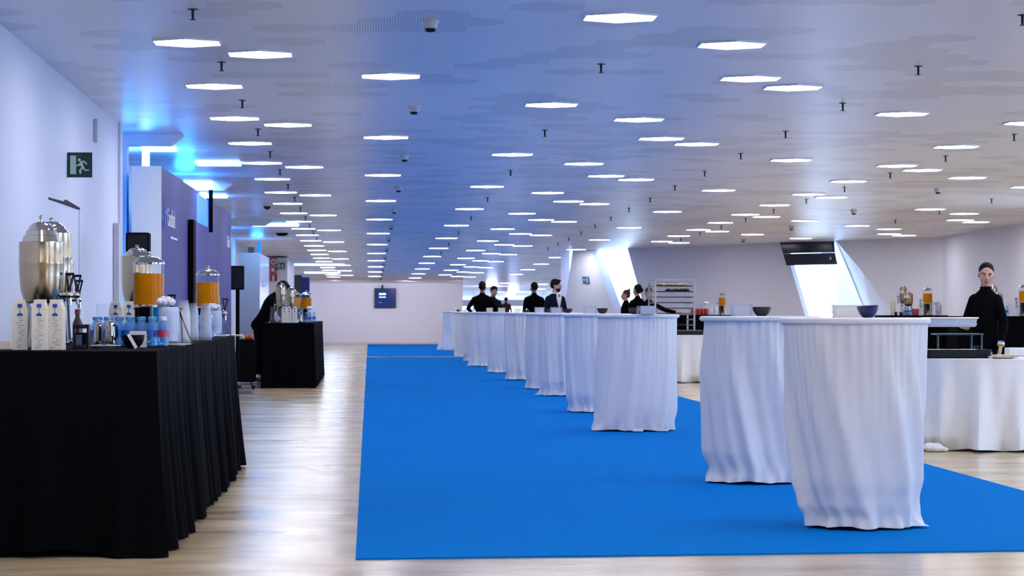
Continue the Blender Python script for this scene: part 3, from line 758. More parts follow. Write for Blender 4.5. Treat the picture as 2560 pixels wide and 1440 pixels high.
# ------------------------------------------------------------------ urns and dispensers
def tap(t, z, r, hl=0.085):
    g = G(); g.tube([(r - .01, 0, z), (r + .035, 0, z)], .012, 12); g.ell((r + .045, 0, z), (.018, .018, .02), 12)
    g.tube([(r + .045, 0, z + .01), (r + .048, 0, z - .05)], .012, 12, .009); build('tap', g, STEEL, t)
    g = G(); a = z + .02
    g.tube([(r + .045, 0, a), (r + .046, 0, a + .02)], .011, 10)
    g.tube([(r + .042, 0, a + .018), (r + .030, 0, a + hl)], .005, 8); g.tube([(r + .050, 0, a + .018), (r + .066, 0, a + hl)], .005, 8)
    g.tube([(r + .026, 0, a + hl), (r + .070, 0, a + hl)], .007, 8); build('tap_handle', g, BLACKP, t)
def urn(label, px, s, R, zs, zb=0.23, ztop=None, rz=0, z0=.95, group='steel coffee urns'):
    """zs shoulder height above the table, ztop finial height"""
    p = flat(px, s, z0)
    t = thing('coffee_urn', label, 'coffee urn', p, rz, group)
    hb = zs - zb; pr = [(R * .55, zb - .012), (R * .78, zb), (R * .93, zb + hb * .18), (R * .99, zb + hb * .45), (R, zb + hb * .62), (R * 1.012, zb + hb * .635), (R * 1.012, zb + hb * .66), (R, zb + hb * .675), (R * 1.0, zs), (R * .97, zs + .003)]
    g = G(); g.lathe(pr, 48); build('body', g, STEELW, t)
    zf = ztop or zs + .13; k = zf - zs
    g = G(); g.lathe([(R * .88, zs), (R * .80, zs + k * .24), (R * .73, zs + k * .26), (R * .67, zs + k * .44), (R * .60, zs + k * .46), (R * .54, zs + k * .58), (R * .38, zs + k * .70), (R * .15, zs + k * .76), (R * .05, zs + k * .77)], 48); build('lid', g, STEEL, t)
    g = G(); g.lathe([(.006, zs + k * .75), (.006, zs + k * .85), (.012, zs + k * .88), (.013, zs + k * .95), (.004, zf)], 16); build('lid_knob', g, STEEL, t)
    for i in range(3):
        a = 2 * pi * i / 3 - pi / 2
        g = G(); g.tube([(R * .7 * cos(a), R * .7 * sin(a), zb + .02), (R * .78 * cos(a), R * .78 * sin(a), .09), (R * .85 * cos(a), R * .85 * sin(a), .012)], .012, 8, .009); g.ell((R * .85 * cos(a), R * .85 * sin(a), .012), (.016, .016, .012), 10)
        build('leg', g, STEEL2, t)
    g = G(); g.lathe([(R * .50, 0.004), (R * .50, .05), (R * .30, .055)], 24); build('burner', g, STEEL2, t)
    tap(t, zb + .03, R * .86)
    return t
urn('largest steel coffee urn, front left on the near black bar behind the cartons', 103, 500, .110, .528, .235, .664)
urn('steel coffee urn directly behind the largest one on the near bar', 128, 462, .108, .606, .24, .69, rz=.0)
urn('lower steel coffee urn, third in line at the left wall on the near bar', 141, 440, .096, .470, .22, .60, rz=-.1)
u4 = urn('pale steel urn behind the first orange juice dispenser, at the middle of the near bar', 343, 400, .097, .525, .235, .597)
def juice(label, px, s, z0=.95, R=.082, rz=0, sc_=1.0):
    p = flat(px, s, z0)
    t = thing('juice_dispenser', label, 'juice dispenser', p, rz, 'orange juice dispensers')
    g = G(); g.lathe([(R * 1.02, 0.0), (R * 1.02, .012), (R * .92, .02), (R * .92, .19), (R * 1.0, .20), (R * 1.0, .212), (R * .3, .214)], 40); build('base', g, STEEL, t)
    g = G(); g.lathe([(R, .212), (R, .442), (R * .975, .442), (R * .975, .214)], 48, cap=False); build('glass_cylinder', g, GLASS, t)
    g = G(); g.lathe([(R * .955, .218), (R * .965, .228), (R * .965, .388)], 48); build('orange_juice', g, JUICE, t)
    g = G(); g.lathe([(.010, .39), (.010, .44)], 12); build('ice_tube', g, GLASS, t)
    g = G(); g.lathe([(R * 1.03, .440), (R * 1.03, .448), (R * .90, .458), (R * .70, .474), (R * .30, .482), (.012, .486)], 40); build('lid', g, STEEL, t)
    g = G(); g.lathe([(.006, .484), (.006, .492), (.015, .497), (.016, .504), (.004, .508)], 16); build('lid_knob', g, STEEL, t)
    tap(t, .165, R * .92)
    return t
j1 = juice('first orange juice dispenser on the near black bar, left of the ice', 372, 459, R=.0845)
dup(j1, flat(519, 347, .95), label='second orange juice dispenser, at the far end of the near black bar')
dup(j1, flat(738, 158.5, .95), label='left orange juice dispenser on the second bar', rz=2.6)
dup(j1, flat(766, 152, .95), label='right orange juice dispenser on the second bar', rz=2.6)
dup(j1, flat(1805, 132, BZ), label='small orange juice dispenser on the bar behind the baking rack', rz=pi + .2, scale=(.80, .80, .84))
dup(j1, flat(2319, 140.2, BZ), label='orange juice dispenser on the bar behind the nearest high table', rz=pi)
dup(j1, flat(2561, 161.5, BZ), label='orange juice dispenser cut by the right edge of the picture', rz=pi)
u1 = [o for o in COL.objects if o.name.startswith('coffee_urn')][0]
def urn_copy(px, s, lab, z0, k, rz=0): dup(u4, flat(px, s, z0), label=lab, rz=rz, scale=k)
urn_copy(703, 169, 'tall steel urn on the second bar, nearest its left end', .95, (.78, .78, 1.0), 2.8)
urn_copy(727, 164.5, 'steel urn on the second bar, between the tall urn and the juice', .95, (.70, .70, .93), 2.8)
urn_copy(2258, 139.5, 'rear steel urn on the bar behind the nearest high table', BZ, (.72, .72, .92), pi)
urn_copy(2271, 140.3, 'front steel urn on the bar behind the nearest high table', BZ, (.86, .86, .72), pi)
urn_copy(2484, 160.8, 'taller steel urn behind the head of the woman in black', BZ, (.62, .62, .83), pi)
urn_copy(2495, 162.3, 'lower steel urn behind the shoulder of the woman in black', BZ, (.80, .80, .62), pi)

# ------------------------------------------------------------------ on the near bar
def carton(px, ybase, rz, label, z0=.95, s=None, sc_=1):
    p = on_z(px, ybase, z0) if s is None else flat(px, s, z0)
    t = thing('milk_carton', label, 'carton', (p.x, p.y + .04, z0), rz, 'milk cartons')
    g = G(); a, h = .0365, .192
    R4 = lambda q, z: [(-q, -a, z), (q, -a, z), (q, a, z), (-q, a, z)]
    g.loft([R4(a, 0.002), R4(a, h)]); g.loft([R4(a, h), R4(a * .70, h + .034)]); g.box((0, 0, h + .040), (a * 1.38, a * 2, .014))
    build('box', g, CARTON, t, False, bevel=.002)
    g = G(); g.box((0, -a - .0006, h + .018), (.022, .001, .018)); build('blue_square', g, INKB, t, False)
    g = G(); n = 12; ra = .0145; c = h - .030
    g.poly([(ra * cos(pi * i / n), -a - .0008, c + ra * sin(pi * i / n)) for i in range(n + 1)], thick=(0, -.0006, 0)); g.box((0, -a - .001, c + .026), (.0028, .001, .028)); g.box((0, -a - .001, c + .040), (.018, .001, .0018)); build('blue_emblem', g, INKB, t, False)
    rnd = random.Random(px); g = G()
    for k in range(13):
        z = .014 + .0115 * k; g.box((rnd.uniform(-.014, .014), -a - .0006, z), (rnd.uniform(.012, .030), .0008, rnd.uniform(.003, .006)), ry=rnd.uniform(-.2, .05))
    for k in range(9):
        z = .014 + .016 * k; g.box((a + .0006, rnd.uniform(-.014, .014), z), (.0008, rnd.uniform(.012, .030), rnd.uniform(.003, .006)))
    build('printed_text', g, INKG, t, False)['kind'] = 'stuff'
    return t
carton(47, 876, .12, 'leftmost milk carton of the front three on the near bar')
carton(98, 876.5, -.03, 'middle milk carton of the front three on the near bar')
carton(139, 876, -.1, 'rightmost milk carton of the front three, beside the dark bottle')
carton(57, 871, .3, 'milk carton hidden behind the leftmost front one', s=496)
carton(290, 0, -.1, 'left one of the two milk cartons standing behind the water bottles', s=448)
carton(321, 0, .05, 'right one of the two milk cartons standing behind the water bottles', s=446)
p = on_z(8, 874, .95); g = G(); g.box((0, 0, .022), (.07, .05, .044)); tag(build('paper_box', g, CARTON, None, False, bevel=.003, loc=(p.x, p.y + .03, .95)), 'low beige paper box at the left edge on the near bar', 'box')
# coffee syrup bottle in a black caddy
p = on_z(201, 873, .95)
t = thing('black_caddy', 'black caddy with open front beside the cartons on the near bar', 'caddy', (p.x, p.y + .05, .95))
g = G(); g.box((-.034, 0, .06), (.006, .08, .12)); g.box((.034, 0, .06), (.010, .08, .12)); g.box((0, .038, .04), (.074, .004, .08)); g.box((0, 0, .110), (.074, .08, .02)); g.box((0, 0, .010), (.074, .08, .02)); build('shell', g, BLACKP, t, False, bevel=.002)
g = G(); g.box((-.01, -.02, .045), (.03, .03, .05)); build('clear_insert', g, PET, t, False)
p = flat(194, 505, .95)
t = thing('syrup_bottle', 'dark red syrup bottle behind the black caddy', 'bottle', (p.x, p.y, .95))
g = G(); g.lathe([(.024, 0), (.025, .11), (.024, .125), (.011, .155), (.011, .170)], 24); build('bottle_body', g, COFFEE, t)
g = G(); g.lathe([(.014, .168), (.014, .194), (.004, .195)], 20); build('cap', g, mat('maroon_cap', (.18, .02, .01), .4, noise=.2), t)
# glass jar
p = flat(263, 450, .95); g = G(); g.lathe([(.048, .0), (.050, .006), (.050, .225), (.0475, .225), (.0475, .02), (.001, .018)], 40, cap=True); tag(build('glass_jar', g, GLASS, None, loc=p), 'tall clear glass jar behind the water bottles', 'jar')
# creamers on a plate
pc_ = flat(262, 500, .95)
g = G(); g.lathe([(.05, 0), (.055, .004), (.082, .012), (.080, .014), (.05, .007), (.001, .006)], 40); tag(build('plate', g, CER, None, loc=pc_), 'cream plate under the steel creamers', 'plate')
def creamer(dx, dy, R, h, rz, label):
    t = thing('steel_creamer', label, 'jug', (pc_.x + dx, pc_.y + dy, .957), rz, 'steel creamers')
    g = G(); g.lathe([(R * .95, 0), (R, .01), (R * .98, h * .5), (R * .82, h * .85), (R * .80, h), (R * .3, h + .006)], 28); build('body', g, STEEL, t)
    g = G(); g.lathe([(R * .82, h), (R * .5, h + .012), (.004, h + .016)], 24); g.ell((0, 0, h + .022), (.006, .006, .008), 10); build('lid', g, STEEL, t)
    g = G(); g.tube([(R * .8, 0, h * .92), (R * 1.5, 0, h * .86), (R * 1.55, 0, h * .45), (R * .97, 0, h * .28)], .006, 8); build('handle', g, BLACKP, t)
    g = G(); g.tube([(-R * .7, 0, h * .82), (-R * 1.15, 0, h * 1.0)], .010, 8, .004); build('spout', g, STEEL, t)
creamer(-.030, -.012, .025, .108, -1.2, 'left steel creamer with black handle on the cream plate')
creamer(.026, -.004, .025, .118, -.3, 'right steel creamer with black handle on the cream plate')
# bowl with tag, napkins
p = on_z(332, 870, .95); put_bowl(332, 503, .060, .066, BOWLM, 'black bowl in front of the water bottles on the near bar', z=.95)
g = G(); g.box((0, 0, 0), (.015, .0015, .075), ry=-.52); o = build('white_tag', g, CER, None, False); o.location = on_z(331, 877, .95) + Vector((0, -.005, .045)); tag(o, 'white paper strip leaning on the black bowl of the near bar', 'paper tag')
napkins(346, 493.5, .085, .083, 'folded napkins behind the black bowl on the near bar', z=.951, rz=.08, dep=.03)

# water bottles
def make_bottle(capm, labm):
    t = thing('water_bottle', 'x', 'bottle')
    g = G(); g.lathe([(.020, 0), (.026, .005), (.026, .03), (.0245, .04), (.026, .05), (.0245, .06), (.026, .07), (.0265, .095), (.022, .115), (.011, .132), (.011, .138)], 18); build('bottle_body', g, PET, t)
    g = G(); g.lathe([(.0135, .136), (.0135, .153), (.010, .155)], 14); build('cap', g, capm, t)
    g = G(); g.lathe([(.0266, .052), (.0266, .086)], 18, cap=False); build('label_band', g, labm, t)
    return t
wb0 = make_bottle(CAPB, LABB); wfirst = True
pkm = make_bottle(mat('clear_pale_cap', (.7, .75, .85), .4, noise=.05), PINK); pfirst = True
def bottles(px, s, nx, ny, pack, ncol0=0):
    global wfirst
    p0 = flat(px, s, .95); rnd = random.Random(px)
    for j in range(ny):
        for i in range(nx):
            o = wb0 if wfirst else dup(wb0); wfirst = False
            o.location = (p0.x + .0565 * i, p0.y + .062 * j, .95); o.rotation_euler = (0, 0, rnd.uniform(0, 6)); o['group'] = 'small blue-capped water bottles'
            o['label'] = 'blue-capped water bottle, %s from left in %s row of %s' % (ORD[i], ORD[j], pack)
bottles(238, 485, 6, 5, 'the long pack')
bottles(478, 372, 3, 3, 'the short pack')
def pinks(lst, words_):
    global pfirst
    for k, (px, s) in enumerate(lst):
        o = pkm if pfirst else dup(pkm); pfirst = False
        o.location = flat(px, s, .95); o['group'] = 'pink-labelled bottles'; o['label'] = 'pink-labelled small bottle, %s from front %s' % (ORD[k], words_)
pinks([(406, 484.5), (408, 481), (410, 477.5)], 'at the right end of the long water pack')
pinks([(524, 366), (527, 364)], 'at the right end of the short water pack')
# ice buckets with tongs and plates
def bucket(px, s, R, h, label, tongs_lab, plate_lab):
    p = flat(px, s, .95)
    g = G(); g.lathe([(R * .9, 0), (R * .95, .004), (R * 1.5, .008), (R * 1.48, .010), (R * .9, .006)], 36); tag(build('plate', g, CER, None, loc=p + Vector((.03, -.02, 0))), plate_lab, 'plate')
    t = thing('ice_bucket', label, 'ice bucket', p + Vector((0, 0, .011)), 0, 'clear ice buckets')
    g = G(); g.lathe([(R * .86, 0), (R, .01), (R, h), (R * .95, h), (R * .92, .012)], 36); build('bucket', g, ACRYL, t)
    rnd = random.Random(px); g = G(); g.lathe([(R * .80, .014), (R * .90, .05), (R * .90, h - .02), (R * .75, h)], 28)
    for k in range(26):
        a = rnd.uniform(0, 6.28); q = R * .75 * sqrt(rnd.random()); g.ell((q * cos(a) - R * .3, q * sin(a), h + .02 * rnd.random() + .035 * max(0, 1 - q / R)), (.018, .016, .015), 8)
    build('ice', g, ICE, t)
    t = thing('ice_tongs', tongs_lab, 'tongs', p + Vector((R * 1.12, -.02, .010)))
    g = G(); g.box((.0, 0, h * .5), (.010, .004, h * .98), ry=-.06); g.box((.022, 0, h * .44), (.008, .004, h * .95), ry=-.38); g.ell((0.0, 0, h * .98), (.010, .006, .010), 10); build('arms', g, STEEL, t, False)
bucket(423, 470, .060, .195, 'large clear bucket heaped with ice on the near bar', 'steel tongs leaning at the right of the large ice bucket', 'white plate under the large ice bucket')
bucket(540, 352, .047, .175, 'small clear ice bucket right of the second juice dispenser', 'steel tongs leaning on the small ice bucket', 'white plate under the small ice bucket')
g = G(); g.lathe([(.05, 0), (.06, .004), (.085, .010), (.08, .012), (.05, .007), (.001, .006)], 36); tag(build('plate', g, CER, None, loc=flat(579, 345.5, .95)), 'white plate at the far right corner of the near bar', 'plate')
p = flat(476, 380, .95); t = thing('small_glass', 'small glass of dark drink with pale foam before the short water pack', 'glass', p)
g = G(); g.lathe([(.012, 0), (.014, .004), (.024, .05)], 20); build('dark_drink', g, COFFEE, t)
g = G(); g.lathe([(.024, .05), (.0245, .062), (.02, .066)], 20); build('foam', g, CER, t)
# nested plastic cups
def make_cup():
    g = G(); g.lathe([(.038, 0.0), (.0395, .002), (.0375, .006), (.026, .095), (.001, .095)], 26, cap=False)
    o = build('plastic_cup', g, CUPM); o['category'] = 'cup'; return o
cup0 = make_cup(); cfirst = True
def cups(px, s, n, words_, z0=.95, k=1.0, pitch=.0125):
    global cfirst
    p = flat(px, s, z0)
    for i in range(n):
        o = cup0 if cfirst else dup(cup0); cfirst = False
        o.location = p + Vector((0, 0, pitch * k * i)); o.scale = (k, k, k); o['group'] = 'upturned nested plastic cups'
        o['label'] = 'clear plastic cup, %s from bottom in the %s' % (ORD[i], words_)
cups(459, 449, 13, 'tall stack right of the large ice bucket')
cups(482, 402, 12, 'left stack before the second juice dispenser')
cups(514, 398, 12, 'right stack before the second juice dispenser')

# ------------------------------------------------------------------ second bar, left
for k, (px, lab) in enumerate(((711, 'left'), (723, 'middle'), (737, 'right'))):
    o = dup([o for o in COL.objects if o.name == 'milk_carton'][0], flat(px, 170, .95), rz=0, label='%s one of three milk cartons on the second bar' % lab)
def jug(px, s, z0, R, h, label, m=GLASS):
    p = flat(px, s, z0); t = thing('glass_pitcher', label, 'pitcher', p, random.uniform(-1, 1))
    g = G(); g.lathe([(R * .8, 0), (R * .95, .02), (R, h * .45), (R * .72, h * .8), (R * .78, h)], 24, cap=False); g.lathe([(R * .8, .001), (R * .2, .002)], 24); build('body', g, m, t)
    g = G(); g.tube([(R * .72, 0, h * .9), (R * 1.5, 0, h * .8), (R * 1.5, 0, h * .4), (R * .95, 0, h * .25)], .006, 8); build('handle', g, m, t)
random.seed(4)
jug(681, 168, .95, .05, .19, 'left glass pitcher on the second bar')
jug(694, 167, .95, .05, .20, 'right glass pitcher on the second bar')
creamer_src = [o for o in COL.objects if o.name.startswith('steel_creamer')][0]
dup(creamer_src, flat(752, 168, .95), rz=1, label='steel creamer with black handle on the second bar')
def bucket_small(px, s, z0, label):
    src = [o for o in COL.objects if o.name.startswith('ice_bucket')][0]; dup(src, flat(px, s, z0), label=label)
bucket_small(777, 158, .95, 'ice bucket at the right end of the second bar')
p = flat(765, 168, .95)
for k in range(4):
    o = dup(wb0, flat(754 + 10.5 * k, 166, .95), label='small water bottle, %s from the left on the second bar' % ORD[k], group='water bottles on the second bar')
o = dup(pkm, flat(748, 164, .95), label='pink-labelled bottle on the second bar')
g = G(); g.box((0, 0, .12), (.16, .003, .24)); g.box((-.08, .04, .12), (.003, .08, .24)); g.box((.08, .04, .12), (.003, .08, .24)); tag(build('acrylic_stand', g, ACRYL, None, False, loc=flat(690, 163, .95)), 'tall clear acrylic screen on the second bar before the bending person', 'stand')
# cart with fruit
p = flat(623, 172)
t = thing('service_cart', 'black service cart with fruit on top between the two left bars', 'cart', (p.x - .05, p.y, 0))
g = G(); g.box((0, .3, .40), (.25, .6, .62), taper=1.0); build('cabinet', g, BLACKM, t, False, bevel=.01)
g = G(); g.box((.0, .3, .05), (.30, .66, .025)); build('base_tray', g, STEEL2, t, False, bevel=.004)
for sx in (-.1, .1):
    for sy in (.06, .54):
        g = G(); g.tube([(sx - .012, sy, .030), (sx + .012, sy, .030)], .028, 14); build('wheel', g, BLACKP, t)
for k, (dx, dy, r, m, nm, cat, lb) in enumerate(((.07, .08, .04, ORNG, 'orange', 'orange', 'rightmost orange on the black cart'), (.015, .10, .036, ORNG, 'orange', 'orange', 'middle orange on the black cart'), (-.05, .08, .035, BREAD, 'bread_roll', 'bread roll', 'pale bread roll left of the oranges on the black cart'), (.05, .20, .042, ORNG, 'orange', 'orange', 'rear orange on the black cart'))):
    g = G(); g.ell((0, 0, r), (r, r, r * .95), 18); tag(build(nm, g, m, None, loc=(p.x - .05 + dx, p.y + dy, .711)), lb, cat)
g = G(); g.box((0, 0, .02), (.34, .5, .04)); tag(build('floor_ramp', g, STEEL2, None, False, bevel=.005, loc=(-1.77, F / 182., .001)), 'low grey plate on the floor before the black cart', 'plate')

# ------------------------------------------------------------------ left booth panels
XP = -1.90
def xp(px): return XP
def y_at(px, X=XP):       # where the line X meets the sight line through px
    u = (px - 1280) / F; t = X / (u * CP + SP); return t * (CP - u * SP)
ya = y_at(403); yb = y_at(492); yc = y_at(522); yd = y_at(578)
hp = lambda px, py: at_s(px, py, F / (XP / (((px - 1280) / F) * CP + SP))).z
ztop = 2.45
t = thing('booth_wall', 'long violet glossy booth wall with grey end, behind the near bar', 'booth wall', (XP, ya, 0))
g = G(); g.poly([(0, 0, 0), (0, yd - ya, 0), (0, yd - ya, ztop), (0, yc - ya, ztop), (0, yc - ya, 2.11), (0, yb - ya, 2.11), (0, yb - ya, ztop), (0, 0, ztop)], thick=(-.26, 0, 0)); build('violet_face', g, PURP, t, False)
g = G(); g.box((-.132, -.011, ztop / 2), (.268, .02, ztop)); build('grey_end', g, GREYP, t, False)
g = G(); g.box((-.03, yb - ya + (yc - yb) / 2, 2.11 + .16), (.05, yc - yb - .02, .32)); build('cove_lit_board', g, CYAN, t, False)
g = G(); g.box((.018, yc - ya + .10, 2.11 + .20), (.045, .10, .50)); build('black_post', g, BLACKM, t, False)
yk = y_at(473)
g = G(); g.box((0.03, yk - ya, 1.04), (.056, .4, 2.09)); o = build('black_edge', g, BLACKM, t, False)
def text_on(parent, body, size, loc, m, sx=1.0, rot=(pi / 2, 0, pi / 2), name='lettering'):
    c = bpy.data.curves.new(name, 'FONT'); c.body = body; c.size = size; c.extrude = .002; c.align_x = 'LEFT'
    o = bpy.data.objects.new(name, c); COL.objects.link(o); dg = bpy.context.evaluated_depsgraph_get(); dg.update()
    me = bpy.data.meshes.new_from_object(o.evaluated_get(dg)); bpy.data.objects.remove(o)
    me.materials.clear(); me.materials.append(m)
    o = bpy.data.objects.new(name, me); COL.objects.link(o); o.parent = parent; o.location = loc; o.rotation_euler = rot; o.scale = (sx, 1, 1)
    return o
# logo: blue star and white word, thin white underline
yl = y_at(409); 
g = G()
for k in range(5):
    a = pi / 2 + 2 * pi * k / 5; g.poly([(.006, yl - ya + .14 + .05 * cos(a + .5), 2.02 + .06 * sin(a + .5)), (.006, yl - ya + .14 + .20 * cos(a), 2.02 + .17 * sin(a)), (.006, yl - ya + .14 + .05 * cos(a - .5), 2.02 + .06 * sin(a - .5))], thick=(.003, 0, 0))
build('star_mark', g, LOGOB, t, False)
text_on(t, 'CaixaBank', .25, (.006, yl - ya + .36, 1.93), LOGOW, sx=.95, name='white_word')
g = G(); g.box((.006, y_at(433) - ya, 1.83), (.004, y_at(438) - y_at(427) + .3, .02)); build('white_underline', g, LOGOW, t, False)
text_on(t, 'CaixaBank', .22, (.006, y_at(566) - ya, 1.98), LOGOW, sx=.9, name='white_word')
t = thing('booth_wall', 'second booth wall with taupe end and blue side, behind the second bar', 'booth wall', (XP, y_at(648), 0))
yb2 = y_at(648); yb3 = y_at(672)
g = G(); g.box((-.17, (yb3 - yb2) / 2 + .012, 1.06), (.34, yb3 - yb2, 2.12)); build('violet_face', g, mat('blue_lacquer_panel', (.10, .13, .42), .2, noise=.06, scale=2), t, False)
g = G(); g.box((-.165, -.011, 1.06), (.35, .02, 2.125)); build('taupe_end', g, TAUPE, t, False)
text_on(t, 'CaixaBank', .2, (.006, y_at(655) - yb2, 1.55), LOGOW, sx=1.3, name='white_word')
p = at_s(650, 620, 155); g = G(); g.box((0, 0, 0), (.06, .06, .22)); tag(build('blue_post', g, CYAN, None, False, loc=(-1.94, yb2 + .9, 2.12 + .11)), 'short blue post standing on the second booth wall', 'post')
g = G(); g.box((0, 0, 0), (.10, .12, .10)); tag(build('brown_box', g, WOOD, None, False, loc=(-2.06, yb2 + .5, 2.13 + .05)), 'small brown box on top of the second booth wall', 'box')
# speakers on stands
def speaker(px, s, label, lab2, ztop=1.76):
    p = flat(px, s)
    t = thing('column_speaker', label, 'speaker', (p.x, p.y, ztop - .335), 0, 'black speakers on stands')
    g = G(); g.box((0, 0, .1675), (.18, .20, .335)); build('cabinet', g, BLACKM, t, False, bevel=.012)
    g = G(); g.box((0, -.103, .1675), (.15, .006, .30)); build('grille', g, BLACKP, t, False, bevel=.002)
    t = thing('speaker_stand', lab2, 'stand', (p.x, p.y, 0), 0, 'speaker stands')
    g = G(); g.tube([(0, 0, .3), (0, 0, ztop - .336)], .028, 14); build('pole', g, BLACKM, t)
    for k in range(3):
        a = 2 * pi * k / 3 + .5
        g = G(); g.tube([(0.02 * cos(a), .02 * sin(a), .55), (.25 * cos(a), .25 * sin(a), .012)], .010, 8); build('leg', g, BLACKM, t)
speaker(346, 320, 'black speaker behind the urns, before the grey panel end', 'tripod stand of the speaker behind the urns', 1.743)
speaker(594, 178, 'black speaker on a pole before the taupe panel end', 'pole stand of the speaker before the taupe panel end')
# exit sign on the left wall
t = thing('exit_sign', 'square dark green exit sign with running figure, sticking out of the left wall', 'sign', (XL, y_at(168, XL), 0))
zs = at_s(198, 410, 341.); zc = zs.z
g = G(); g.box((.091, 0, zc), (.182, .008, .182)); build('board', g, GREENS, t, False)
g = G(); g.box((.091, .006, zc), (.186, .006, .186)); build('backing', g, DETG, t, False)
g = G(); ys = -.0055; q = lambda x, z: (.182 * x, ys, zc + .182 * (z - .5))
g.poly([q(.12, .12), q(.34, .12), q(.34, .17), q(.34, .86), q(.58, .86), q(.58, .88), q(.12, .88)], thick=(0, -.001, 0))
g.poly([q(.34, .12), q(.36, .12), q(.36, .83), q(.58, .88), q(.34, .88)], thick=(0, -.001, 0))
n = 16; g.poly([q(.49 + .062 * cos(2 * pi * i / n), .70 + .062 * sin(2 * pi * i / n)) for i in range(n)], thick=(0, -.001, 0))
g.poly([q(.50, .62), q(.60, .66), q(.70, .36), q(.58, .34)], thick=(0, -.001, 0))
g.poly([q(.56, .66), q(.70, .67), q(.82, .54), q(.78, .50), q(.68, .60), q(.58, .60)], thick=(0, -.0012, 0))
g.poly([q(.52, .58), q(.36, .48), q(.37, .43), q(.56, .48), q(.58, .54)], thick=(0, -.0012, 0))
g.poly([q(.58, .40), q(.48, .28), q(.50, .14), q(.57, .14), q(.57, .28), q(.66, .36)], thick=(0, -.0012, 0))
g.poly([q(.60, .40), q(.70, .26), q(.88, .26), q(.88, .32), q(.73, .32), q(.68, .42)], thick=(0, -.0012, 0))
build('running_figure', g, PALEG, t, False)
p = on_wall(235, 327, Vector((XL, 0, 0)), Vector((1, 0, 0))); g = G(); g.box((0.012, 0, 0), (.03, .10, .19)); tag(build('wall_box', g, DETG, None, False, bevel=.004, loc=p + Vector((0.004, 0, 0))), 'narrow grey box high on the left wall above the exit sign', 'wall box')
g = G(); g.box((0, 0, 0), (.05, .35, .75)); tag(build('wall_panel', g, DETG, None, False, bevel=.004, loc=(XL + .028, 23.6, 1.52)), 'tall grey panel on the end of the left wall', 'panel')
# red fire signs and green sign on the far pier
YS = 63.96; sS = F / YS
def sgn(name, px, py, wpx, hpx, m, lab, cat='sign'):
    p = at_s(px, py, sS); t = thing(name, lab, cat, (p.x, YS - .012, p.z)); g = G(); g.box((0, 0, 0), (wpx / sS, .012, hpx / sS)); build('board', g, m, t, False); return t
t = sgn('fire_sign', 685, 655, 17, 19, REDS, 'top red fire sign with a white hose reel, on the far left pier')
g = G(); g.bm.clear(); r = .07
g.poly([(r * cos(2 * pi * i / 20), -.008, r * sin(2 * pi * i / 20)) for i in range(20)], holes=[[(.04 * cos(2 * pi * i / 20), -.008, .04 * sin(2 * pi * i / 20)) for i in range(20)]], thick=(0, -.002, 0)); g.box((0, -.008, 0), (.03, .003, .03)); build('hose_reel_mark', g, LOGOW, t, False)
t = sgn('fire_sign', 685, 675, 17, 16, REDS, 'middle red fire sign with a white square, on the far left pier'); g = G(); g.box((-.02, -.008, .0), (.075, .003, .09)); g.box((.05, -.008, -.045), (.05, .003, .02)); build('white_mark', g, LOGOW, t, False)
t = sgn('fire_sign', 685, 694, 17, 18, REDS, 'lowest red fire sign with a white extinguisher, on the far left pier'); g = G(); g.box((-.01, -.008, -.02), (.05, .003, .11)); g.box((.0, -.008, .05), (.02, .003, .03)); build('white_mark', g, LOGOW, t, False)
t = sgn('exit_sign', 705, 665, 16, 16, GREENM, 'small green exit sign right of the red fire signs'); g = G(); g.box((.02, -.008, -.01), (.045, .003, .09)); g.box((-.05, -.008, 0), (.025, .003, .10)); build('pictogram', g, PALEG, t, False)
# dark booth far left
p = flat(738, 95)
t = thing('booth_wall', 'small dark booth with violet side, farthest on the left', 'booth wall', (p.x, p.y, 0))
g = G(); g.box((0, .3, 1.03), (.34, .6, 2.06)); build('dark_front', g, WOOD, t, False)
g = G(); g.box((.27, .32, 1.0), (.20, .6, 2.0)); build('violet_side', g, PURP, t, False)
g = G(); g.lathe([(.035, 0), (.045, .10), (.04, .16), (.01, .18)], 16); tag(build('dark_vase', g, BLACKM, None, loc=(p.x - .12, p.y + .3, 2.062)), 'small dark round object on top of the farthest booth', 'vase')
# TV on the far wall
p = at_s(963, 745, F / FARY)
t = thing('wall_screen', 'square dark blue screen hung on the far wall above the carpet', 'screen', (p.x, FARY - .10, p.z))
g = G(); g.box((0, 0, 0), (.76, .10, .70)); build('case', g, BLACKP, t, False, bevel=.01)
g = G(); g.box((0, -.052, 0), (.70, .004, .64)); build('display', g, SCREEN, t, False)
g = G(); g.box((-.10, -.056, .14), (.24, .003, .06)); g.box((-.10, -.056, .03), (.24, .003, .03)); g.lathe([(.05, 0), (.05, .003)], 16, c=(-.18, -.056, -.16)); build('lit_writing', g, GLOWT, t, False)
g = G(); g.box((-.10, .04, .40), (.06, .06, .12)); build('wall_bracket', g, BLACKP, t, False)
